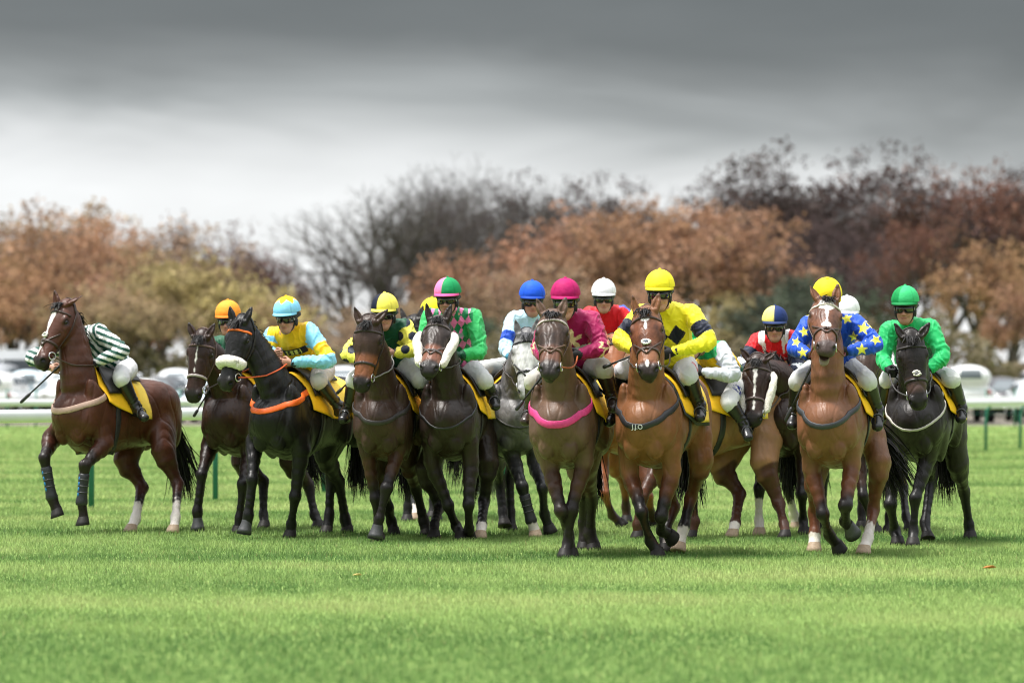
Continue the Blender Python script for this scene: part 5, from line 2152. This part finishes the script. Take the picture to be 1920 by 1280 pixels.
def silk_braces(g):
    c = fill(g, RED, NVY * 1.4)
    m = (g['part'] == 0) & (g['Z'] > -.14)
    c[m & (np.abs(np.abs(g['X']) - .115) < .035)] = A(.78, .78, .8)
    c[(g['part'] > 0) & (g['t'] < .45)] = RED
    c[(g['part'] > 0) & (g['t'] > .95) & (g['t'] < 1.4)] = A(.74, .77, .8)
    f = (g['part'] == 0) & (g['Y'] > 0)
    c[f & (np.abs(g['Z'] + .19) < .035)] = NVY * .5
    c[f & (np.abs(g['Z'] + .19) < .022) & (np.abs(g['X'] - .02) < .075)] = hexc('#e8b07a')
    return c


def star5(x, z, r, rot=0.):
    a = np.arctan2(x, z) + rot
    rr = np.hypot(x, z)
    k = 2 * math.pi / 5
    b = np.abs((a + k / 2) % k - k / 2)
    # straight-edged star
    ri = r * .42
    p = np.cos(b) * rr
    q = np.sin(b) * rr
    x1, y1, x2, y2 = r, 0., ri * math.cos(k / 2), ri * math.sin(k / 2)
    return (x2 - x1) * (q - y1) - (y2 - y1) * (p - x1) > 0


def silk_stars(g):
    c = fill(g, BLU * 1.12, BLU * 1.12)
    v = g['V'] + g['O']
    px_ = v[:, 0] * F / v[:, 1] + CX
    pz_ = HY - (v[:, 2] - CH) * F / v[:, 1]
    fr = g['nv'] @ g['front'] > -.25
    for (sx, sy, r, ro) in ((1588, 597, 12, .2), (1619, 615, 13.5, -.15), (1601, 631, 10.5, .1), (1642, 637, 11, .5), (1616, 655, 12.5, 0), (1508, 622, 11, .2), (1493, 641, 10, -.3), (1505, 661, 11, .15),
                            (1530, 650, 10, .3), (1567, 640, 10, .2), (1570, 605, 10, 0), (1544, 620, 10, .4)):
        m = fr & star5(px_ - sx, -(pz_ - sy), r, ro)
        c[m] = hexc('#f4ea52')
    bk = ~fr
    x, z = g['X'], g['Z']
    fx, fz = (x / .13 + .5 * (np.floor(z / .11) % 2)) % 1 - .5, (z / .11) % 1 - .5
    c[bk & star5(fx * .13, fz * .11, .045)] = hexc('#f4ea52')
    return c


def silk_emerald(g):
    c = fill(g, EMR, EMR * A(1.1, 1.05, 1.05))
    m = (g['part'] == 0) & (g['X'] > .03) & (g['Z'] < -.16) & (g['Y'] > -.04)
    c[m] = DGR
    c[(g['part'] == 0) & (g['X'] > .02) & (g['X'] < .12) & (np.abs(g['Z'] + .145) < .02) & (g['Y'] > 0)] = A(.7, .72, .72)
    return c


def silk_plain(a, b):
    return lambda g: fill(g, a, b)


def cap_halves(a, b, shift=0.):
    return lambda ph, th: a if (ph - shift) < 0 else b


def cap_quarters(a, b):
    return lambda ph, th: a if (math.sin(2 * ph) > 0) else b


def cap_star(c, s, n=6):
    def f(ph, th):
        r = .62 + .42 * abs(((ph * n / (2 * math.pi)) % 1) * 2 - 1)
        return s if th < r else c
    return f


# ---------------------------------------------------------------- the field: photo points measured on the photograph (1920 x 1280)
C_BAY = bay((.070, .0225, .0115), (.050, .016, .009), (.012, .008, .007))
C_DARK = bay((.024, .0105, .0070), (.017, .0085, .0062), (.0075, .006, .006))
C_BLACK = bay((.0080, .0075, .0080), (.0078, .0072, .0078), (.006, .006, .0062))
C_DKBRN = bay((.041, .0215, .0145), (.052, .021, .0115), (.0095, .007, .007))
C_BRNBLK = bay((.0225, .0140, .0110), (.0155, .0105, .0090), (.0075, .0065, .0062))
C_GREY = bay((.105, .102, .104), (.045, .044, .046), (.012, .012, .013))
C_BROWN = bay((.110, .062, .041), (.058, .025, .015), (.014, .010, .009))
C_BRIGHT = bay((.195, .080, .034), (.088, .029, .012), (.009, .007, .007))
C_TAN = bay((.270, .135, .066), (.066, .025, .013), (.058, .022, .012))
C_BAY2 = bay((.170, .072, .037), (.115, .038, .016), (.011, .008, .008))
C_CHEST = bay((.240, .080, .028), (.200, .066, .024), (.04, .02, .013))
C_BLKB = bay((.0130, .0095, .0085), (.0100, .0080, .0074), (.0060, .0056, .0056))
GL = A(.014, .014, .016)

FIELD = []


def entry(h, r):
    FIELD.append((h, r))


entry(dict(label='reddish bay horse with white blaze and white hind feet, farthest left',
           chest=131, Y=34.6, yaw=32, hy=46, pdy=-.14, mdy=-.24, sx=.12, rear=.08, pitch=4, poll=(121, 575), muz=(72, 680), earR=(103, 551), earL=(156, 553), hup=0,
           legs=dict(FR=((97, 822), (83, 858), (97, 932), (108, 958), 'a', 1), FL=((196, 830), (159, 872), (153, 942), (157, 974), 'a', 1),
                     HR=((236, 862), (266, 913), (254, 974), (247, 1000), 'g'), HL=((306, 845), (333, 907), (329, 972), (326, 1003), 'g')),
           coat=dict(C_BAY, blackt=(.45, .75), blackth=(1.1, 1.5), socks=dict(HR=1.55, HL=1.55), marks=[('blaze', [(.10, .012, 0), (.17, .036, .0), (.30, .030, -.004), (.45, .018, -.006), (.62, .020, -.012), (.80, .016, -.014), (.92, .010, -.01)])]),
           boots=('FR', 'FL'), bootcol=A(.02, .18, .42), breast=(A(.40, .27, .21), .060, 1.22, .35), cross=True, rosette=A(.10, .14, .10), bridle=A(.035, .018, .012), swish=.1, rein=A(.05, .03, .02)),
      dict(label='rider in green and white striped silks, head hidden behind the blazed bay horse',
           helmet=(124, 622, .35), shL=(183, 622), shR=(150, 640), elL=(229, 657), haL=(171, 684), elR=(60, 670), haR=(97, 690), seat=(222, 692), knL=(217, 708), anL=(254, 763), toL=(271, 783),
           silk=silk_stripes, cap=cap_halves(GRN, WHT), breech=A(.78, .78, .78), tilt=.6,
           whip=((103, 694), (38, 755)), whiplabel='black whip slanting down in front of the bus by the blazed bay horse'))

entry(dict(label='very dark bay horse with a thin white face line, partly behind the black horse',
           chest=416, Y=35.0, yaw=25, hy=18, poll=(379, 633), muz=(361, 745), earR=(357, 614), earL=(402, 607),
           legs=dict(FR=((394, 836), (378, 890), (370, 960), (372, 986), 'a', 1), FL=((468, 850), (456, 907), (449, 971), (447, 1003), 'g'),
                     HR=((455, 862), (494, 901), (494, 968), (496, 991), 'g'), HL=((545, 862), (578, 908), (590, 970), (597, 991), 'g')),
           coat=dict(C_DARK, marks=[('blaze', [(.12, .003, 0), (.25, .0045, 0), (.6, .004, 0)])]), bridle=A(.10, .06, .05), nosecol=A(.35, .31, .30), bell=('FR',), swish=.15),
      dict(label='rider in an orange cap and dark green silks behind the black horse',
           helmet=(427, 586), shR=(410, 645), shL=(468, 645), fy=10, silk=silk_plain(DGR * 1.2, DGR * 1.2), cap=solid(hexc('#f39b33')), peak=hexc('#e07a1c'),
           whip=((390, 735), (363, 781)), whiplabel='black whip hanging beside the dark bay horse of the orange-capped rider'))

entry(dict(label='black horse with a thick white sheepskin noseband and orange browband and breast girth',
           chest=505, Y=33.5, yaw=27, hy=34, pdy=-.12, mdy=-.16, poll=(452, 606), muz=(421, 722), earR=(431, 577), earL=(469, 582), neckw=.88,
           legs=dict(FR=((478, 829), (473, 899), (466, 966), (461, 991), 'a', 0), FL=((565, 845), (553, 931), (546, 985), (545, 1011), 'g'),
                     HL=((612, 850), (635, 903), (648, 974), (652, 997), 'g')),
           coat=dict(C_BLACK), bridle=A(.014, .013, .013), brow=hexc('#d9671c'), wool='nose', breast=(hexc('#e8641e'), .058, 1.24, .35), bell=('FR',), rein=hexc('#c9562a')),
      dict(label='rider in yellow and light blue silks with SIS chest panel',
           helmet=(537, 580), shR=(510, 628), shL=(580, 620), elL=(617, 676), haL=(541, 680), elR=(504, 662), haR=(515, 664), knL=(594, 713), anL=(636, 762), toL=(650, 785), seat=(590, 693), fy=20, tilt=.18,
           silk=silk_blueyellow, cap=cap_star(SKY, YEL), peak=SKY * .9, sis=True, breech=A(.60, .57, .54),
           whip=((667, 703), (631, 738)), whiplabel='black whip slanting up above the black horse with sheepskin noseband', whipfree=True))

entry(dict(label='dark brown horse with a tan nose and no white, beside the black horse',
           chest=711, Y=32.8, yaw=7, tw=.86, hy=13, poll=(691, 606), muz=(677, 724), earR=(666, 580), earL=(727, 580),
           legs=dict(FR=((690, 846), (704, 934), (709, 992), (710, 1016), 'g'), FL=((746, 843), (725, 914), (711, 973), (705, 1000), 'a', 0),
                     HR=((706, 880), (727, 951), (734, 985), (738, 999), 'g'), HL=((766, 860), (780, 916), (795, 980), (800, 998), 'g')),
           coat=dict(C_DKBRN, tan=(.52, .86, A(.20, .072, .03)), blackt=(.5, .85)), bridle=A(.03, .02, .018), bell=('FL',), breast=(A(.03, .026, .025), .045, 1.16, .5), rein=A(.2, .19, .18)),
      dict(label='rider in dark green silks with yellow black-spotted sleeves and halved black and yellow cap',
           helmet=(721, 574), shR=(690, 622), shL=(758, 613), elL=(777, 655), haL=(736, 663), elR=(652, 663), haR=(684, 676), fy=12, silk=silk_greenspot, cap=cap_halves(NVY, PALY, -.35), peak=PALY, stubble=.4,
           whip=((701, 690), (720, 750)), whiplabel='', nowhip=True))

entry(dict(label='almost black horse wearing big white sheepskin cheekpieces, below the pink and green rider',
           chest=836, Y=32.9, yaw=8, tw=.88, hy=9, poll=(822, 606), muz=(803, 694), earR=(799, 568), earL=(846, 571),
           legs=dict(FR=((810, 866), (840, 948), (855, 992), (864, 1011), 'g'), FL=((883, 864), (879, 946), (879, 992), (880, 1006), 'a', 1),
                     HR=((800, 880), (824, 950), (815, 990), (814, 1013), 'g'), HL=((915, 866), (908, 941), (903, 992), (901, 1016), 'g')),
           coat=dict(C_BRNBLK, tan=(.55, .84, A(.19, .075, .045)), socks=dict(HL=2.1), marks=[('star', .14, 0, .035, .020)], blackt=(.5, .8)), bridle=A(.08, .06, .055), cross=True, wool='cheek', woolr=1.05, neckstrap=A(.02, .02, .022)),
      dict(label='rider in pink and green diamond silks with a halved pink and green cap',
           helmet=(839, 545), shR=(806, 594), shL=(888, 594), elR=(796, 640), elL=(900, 659), haL=(858, 668), haR=(800, 672), knR=(784, 705), anR=(776, 738), toR=(768, 757), knL=(906, 711), anL=(920, 741), toL=(929, 762), seat=(858, 690), fy=12,
           silk=silk_diamonds, cap=cap_halves(PNK, hexc('#0f8a50'), -.2), peak=hexc('#e05a97'), glove=A(.015, .04, .03), cuff=DGR, stubble=.5,
           whip=((858, 700), (870, 760)), whiplabel='', nowhip=True))

entry(dict(label='dark horse almost hidden behind the pink and green rider, mane and pale hind foot showing',
           chest=782, Y=37.6, yaw=12, poll=(774, 604), muz=(768, 700), hidden=True, res=.02, hres=.014, legs=dict(HL=((775, 870), (778, 925), (778, 970), (777, 992), 'g')), coat=dict(C_BLKB, socks=dict(HL=2.0))),
      dict(label='rider behind the pink and green diamond rider, only the yellow cap top showing',
           helmet=(810, 580), shR=(790, 625), shL=(840, 625), silk=silk_plain(DGR, DGR), cap=solid(LEM), hidden=True))

entry(dict(label='dapple grey horse with a pale face and black noseband',
           chest=970, Y=34.0, yaw=-9, hy=2, poll=(988, 630), muz=(987, 738), earR=(968, 607), earL=(1006, 606),
           legs=dict(FR=((961, 857), (979, 912), (996, 976), (1003, 1003), 'g'), FL=((1003, 864), (1017, 915), (1021, 964), (1029, 988), 'a', 1),
                     HR=((930, 850), (937, 905), (943, 961), (945, 979), 'a', -.1)),
           coat=dict(C_GREY, face=A(.58, .58, .57), dapple=.05, hair=A(.08, .08, .085), muzzle=A(.20, .20, .20), pinkmuz=1, legt=(-.6, .1), blackt=(.3, .8), socks=dict(FR=2.2), tail=A(.2, .2, .2)),
           bridle=A(.014, .014, .015), cross=True, neckstrap=A(.05, .05, .05), boots=('FR',)),
      dict(label='rider in pale blue silks with a royal blue cap and armbands',
           helmet=(998, 550), shR=(964, 598), shL=(1032, 598), elR=(948, 651), haR=(962, 674), knR=(952, 692), anR=(942, 722), seat=(985, 690), fy=-4, silk=silk_pale, cap=solid(hexc('#1a56d6')), peak=hexc('#1443a8'), breech=A(.62, .62, .60), boot=A(.022, .014, .012), cuff=hexc('#3fa9d6'),
           whip=((961, 692), (918, 731)), whiplabel='black whip across the dark boot of the rider in pale blue'))

entry(dict(label='brown horse with a wide pink breast girth and white-beaded browband',
           chest=1046, Y=29.6, yaw=10, tw=.90, hy=4, poll=(1036, 596), muz=(1030, 696), earR=(1009, 567), earL=(1059, 566), nsgn=-1,
           legs=dict(FR=((1032, 876), (1052, 958), (1066, 1000), (1071, 1014), 'g'), FL=((1095, 866), (1071, 956), (1065, 1020), (1060, 1047), 'g'),
                     HL=((1100, 872), (1110, 936), (1106, 1000), (1113, 1024), 'g'), HR=((1085, 880), (1094, 940), (1094, 980), (1095, 999), 'g')),
           coat=dict(C_BROWN, face=A(.038, .021, .015), tan=(.60, .84, A(.12, .048, .028)), blackt=(.5, .9), muzzle=A(.022, .018, .018)), bridle=A(.10, .055, .035), brow=A(.45, .38, .36), cross=True, breast=(hexc('#c93a78'), .062, 1.18, .5), rein=hexc('#a8552e')),
      dict(label='rider in maroon silks with a cream star and a maroon cap',
           helmet=(1060, 549), shR=(1030, 602), shL=(1108, 600), elL=(1128, 652), haL=(1083, 666), elR=(1012, 650), haR=(1022, 676), knR=(1020, 712), anR=(1012, 770), toR=(1008, 790), knL=(1131, 691), anL=(1148, 745), toL=(1150, 765), seat=(1085, 683), fy=6,
           silk=silk_maroon, cap=cap_star(hexc('#a80f5c'), hexc('#a80f5c')), capstar=True, glove=GL, breech=A(.58, .56, .52), boot=A(.030, .018, .014),
           whip=((1014, 708), (967, 769)), whiplabel='black whip crossing in front of the grey horse muzzle', whipdy=.0))

entry(dict(label='chestnut horse hidden behind the maroon and lemon riders, lower legs showing',
           chest=1158, Y=36.0, yaw=6, poll=(1150, 640), muz=(1150, 730), hidden=True, res=.02, hres=.014,
           legs=dict(FR=((1128, 868), (1133, 925), (1148, 966), (1163, 988), 'a', 1), FL=((1200, 868), (1215, 930), (1222, 964), (1226, 985), 'a', 1), HR=((1150, 860), (1172, 910), (1174, 950), (1175, 975), 'g')), coat=dict(C_CHEST, blackt=(1.3, 1.7))),
      dict(label='rider in red silks with a white cap behind the maroon and lemon riders',
           helmet=(1132, 545), shR=(1104, 590), shL=(1168, 588), elL=(1186, 640), haL=(1160, 668), elR=(1098, 640), haR=(1135, 668), seat=(1162, 655), fy=0, silk=silk_red, cap=solid(A(.80, .80, .84)), peak=A(.78, .78, .82), breech=A(.70, .70, .74)))

entry(dict(label='bright bay horse with a white star and white nose pad under the lemon yellow rider',
           chest=1206, Y=29.7, yaw=16, hy=7, poll=(1211, 589), muz=(1215, 698), earR=(1187, 557), earL=(1233, 560), neckw=1.05,
           legs=dict(FR=((1180, 884), (1203, 960), (1220, 1015), (1233, 1043), 'g'), FL=((1260, 880), (1239, 968), (1240, 994), (1256, 1000), 'a', 1),
                     HR=((1246, 880), (1262, 950), (1246, 1005), (1247, 1036), 'g'), HL=((1315, 862), (1296, 932), (1282, 988), (1274, 1025), 'a', -.3)),
           coat=dict(C_BRIGHT, face=A(.120, .040, .018), tan=(.66, .86, A(.21, .085, .04)), legt=(.08, .3), blackt=(.45, .8), blackth=(1.2, 1.6), socks=dict(HL=2.1), marks=[('star', .17, 0, .055, .036), ('star', .29, .0, .06, .014), ('star', .90, .0, .06, .014)]),
           bridle=A(.05, .028, .02), cross=True, rosette=A(.10, .13, .18), neckstrap=None, breast=(A(.022, .022, .026), .052, 1.18, .6), jj='J.J.O', padcol=A(.05, .052, .056), text=(1, 'EST', 4, .84, .085)),
      dict(label='rider in lemon yellow silks with black diamonds and armbands and a plain yellow cap',
           helmet=(1237, 533), shR=(1203, 588), shL=(1297, 588), elL=(1328, 641), haL=(1256, 662), elR=(1162, 636), haR=(1190, 658), knL=(1283, 703), anL=(1306, 762), toL=(1312, 783), knR=(1178, 692), seat=(1262, 688), fy=6,
           silk=silk_lemon, cap=solid(hexc('#f0e02c')), peak=hexc('#e2d022'), glove=GL, breech=A(.72, .73, .78), patch=hexc('#c0203a'),
           whip=((1184, 667), (1130, 689)), whiplabel='black whip held out level across the neck of white-starred bay horse'))

entry(dict(label='light tan horse with dark brown legs, front hidden behind the white-starred bay',
           chest=1242, Y=33.6, yaw=50, hy=40, poll=(1196, 640), muz=(1180, 730), res=.0135,
           legs=dict(FR=((1235, 875), (1205, 930), (1195, 990), (1197, 1018), 'g'), HR=((1352, 872), (1386, 925), (1379, 985), (1375, 1009), 'g'), HL=((1432, 868), (1460, 945), (1470, 988), (1473, 1012), 'g')),
           coat=dict(C_TAN, legt=(.02, .10), blackt=(.9, 1.5), socks=dict(HR=2.2)), text=(1, 'ET', 4, .93, .075)),
      dict(label='rider crouched low in yellow and green silks with white sleeves, face hidden',
           helmet=(1304, 628), shL=(1352, 655), shR=(1312, 665), elL=(1376, 703), haL=(1312, 697), elR=(1285, 720), haR=(1270, 715), seat=(1372, 716), knL=(1366, 752), anL=(1396, 795), toL=(1403, 820), fy=45,
           silk=silk_yellowgreen, cap=solid(EMR), glove=GL, breech=A(.80, .80, .80), patch=hexc('#27307a'),
           whip=((1300, 668), (1345, 684)), whiplabel='', nowhip=True))

entry(dict(label='dark brown horse with a long white stripe and pale sheepskin cheekpieces',
           chest=1462, Y=34.3, yaw=16, hy=12, poll=(1420, 678), muz=(1413, 788), earR=(1394, 660), earL=(1449, 664), nsgn=-1, mane_len=.15,
           legs=dict(FR=((1430, 850), (1424, 914), (1423, 978), (1424, 1002), 'g'), FL=((1505, 850), (1504, 927), (1506, 975), (1508, 996), 'g'), HR=((1458, 850), (1477, 912), (1489, 966), (1493, 988), 'g')),
           coat=dict(C_DARK, socks=dict(FR=1.35, HR=1.5), marks=[('blaze', [(.10, .004, 0), (.17, .019, 0), (.3, .016, .0), (.42, .008, 0), (.62, .006, -.002), (.85, .007, -.004)])]), bridle=A(.07, .05, .045), wool='cheek', woolr=.9),
      dict(label='rider in red silks with white braces, navy sleeves and quartered navy and yellow cap',
           helmet=(1453, 597), shR=(1422, 638), shL=(1486, 634), elR=(1396, 680), haR=(1408, 705), elL=(1496, 690), haL=(1474, 704), seat=(1466, 705), fy=6, silk=silk_braces, cap=cap_halves(hexc('#f1e77e'), hexc('#1b2f63'), 0.), peak=hexc('#2a3a66'), gogs2=A(.7, .7, .7), gogc=A(.03, .03, .03), glove=None))

entry(dict(label='bay horse with head thrown up and mouth open, under the star silks',
           chest=1549, Y=29.7, yaw=14, hy=1, hup=0, poll=(1549, 570), muz=(1548, 655), hsgn=-1, earR=(1527, 549), earL=(1569, 549), neckw=1.0, mouth=True,
           legs=dict(FR=((1522, 878), (1543, 964), (1555, 1002), (1571, 1022), 'a', 1), FL=((1597, 870), (1585, 948), (1584, 977), (1597, 992), 'a', 1),
                     HL=((1648, 865), (1638, 957), (1627, 1009), (1620, 1040), 'g'), HR=((1530, 885), (1527, 960), (1528, 1000), (1527, 1034), 'g')),
           coat=dict(C_BAY2, legt=(.06, .25), blackt=(.55, .9), blackth=(3.0, 3.3), face=A(.115, .045, .024), socks=dict(HL=1.6, HR=2.1), muzzle=A(.05, .035, .033), hoof=A(.02, .018, .018),
                     marks=[('blaze', [(.05, .055, 0), (.13, .072, 0), (.22, .060, 0), (.29, .018, 0), (.42, .012, 0), (.52, .010, 0)]), ('star', .56, 0, .045, .040)]),
           bridle=A(.05, .026, .02), brow=A(.55, .50, .42), cross=True, breast=(A(.035, .038, .045), .046, 1.18, .6), swish=.75, rein=A(.16, .03, .03), bell=('FL',)),
      dict(label='rider in bright blue silks covered with yellow stars, yellow cap bowed down over the horse',
           helmet=(1551, 549), shR=(1519, 608), shL=(1602, 606), elL=(1641, 646), haL=(1583, 660), elR=(1490, 652), haR=(1522, 668), knR=(1498, 712), anR=(1488, 772), toR=(1485, 797), knL=(1599, 712), anL=(1637, 770), toL=(1645, 800), seat=(1562, 690), tilt=.45,
           silk=silk_stars, cap=solid(hexc('#f3dc24')), peak=hexc('#e3c817'), glove=GL, breech=A(.66, .66, .67), fy=2,
           whip=((1515, 700), (1472, 790)), whiplabel='black whip hanging down along the right boot of the star-silked rider'))

entry(dict(label='dark brown horse hidden behind the open-mouthed bay, only its legs and reins showing',
           chest=1634, Y=34.6, yaw=8, poll=(1622, 650), muz=(1616, 750), hidden=True, res=.02, hres=.014,
           legs=dict(FR=((1610, 862), (1618, 930), (1636, 980), (1642, 1003), 'g'), HL=((1682, 862), (1693, 912), (1699, 970), (1706, 996), 'g')), coat=dict(C_DKBRN)),
      dict(label='rider in light grey silks and a white cap behind the star-silked rider',
           helmet=(1588, 578), shR=(1570, 630), shL=(1625, 640), elL=(1642, 688), haL=(1622, 702), knL=(1634, 712), silk=silk_plain(A(.55, .56, .57), A(.62, .63, .64)), cap=solid(A(.76, .77, .80)), breech=A(.66, .66, .66), hidden=True))

entry(dict(label='black-brown horse at the far right with a white-padded noseband, under the emerald rider',
           chest=1712, Y=32.0, yaw=16, hy=-4, poll=(1708, 634), muz=(1723, 757), earR=(1681, 611), earL=(1737, 614),
           legs=dict(FR=((1676, 868), (1670, 946), (1678, 996), (1683, 1014), 'g'), FL=((1740, 858), (1716, 934), (1713, 1000), (1712, 1024), 'g'),
                     HR=((1736, 860), (1745, 904), (1734, 982), (1739, 1008), 'a', -.55), HL=((1796, 866), (1808, 922), (1817, 986), (1819, 1010), 'g')),
           coat=dict(C_BLKB, tan=(.62, .82, A(.07, .040, .033))), bridle=A(.022, .019, .018), rosette=A(.16, .16, .17), neckstrap=A(.45, .42, .38), swish=.05, rein=A(.05, .045, .045)),
      dict(label='rider in plain emerald green silks with a two-tone green cap, nearest the right edge',
           helmet=(1697, 561), shR=(1667, 618), shL=(1745, 614), elL=(1768, 668), haL=(1738, 697), elR=(1656, 672), haR=(1667, 695), knL=(1749, 709), anL=(1775, 766), toL=(1786, 786), seat=(1722, 700), fy=14,
           silk=silk_emerald, cap=cap_halves(hexc('#0b8a48'), hexc('#35b46e'), -.3), peak=hexc('#0b7a40'), glove=GL, breech=A(.74, .74, .74), patch=hexc('#c0203a')))

ONLY = None
HS = []
for i_, (hd_, rd_) in enumerate(FIELD):
    if ONLY is not None and i_ not in ONLY:
        continue
    if rd_.pop('nowhip', False):
        rd_.pop('whip', None)
    H_ = horse(hd_)
    J_ = rider(H_, rd_)
    HS.append((H_, J_))
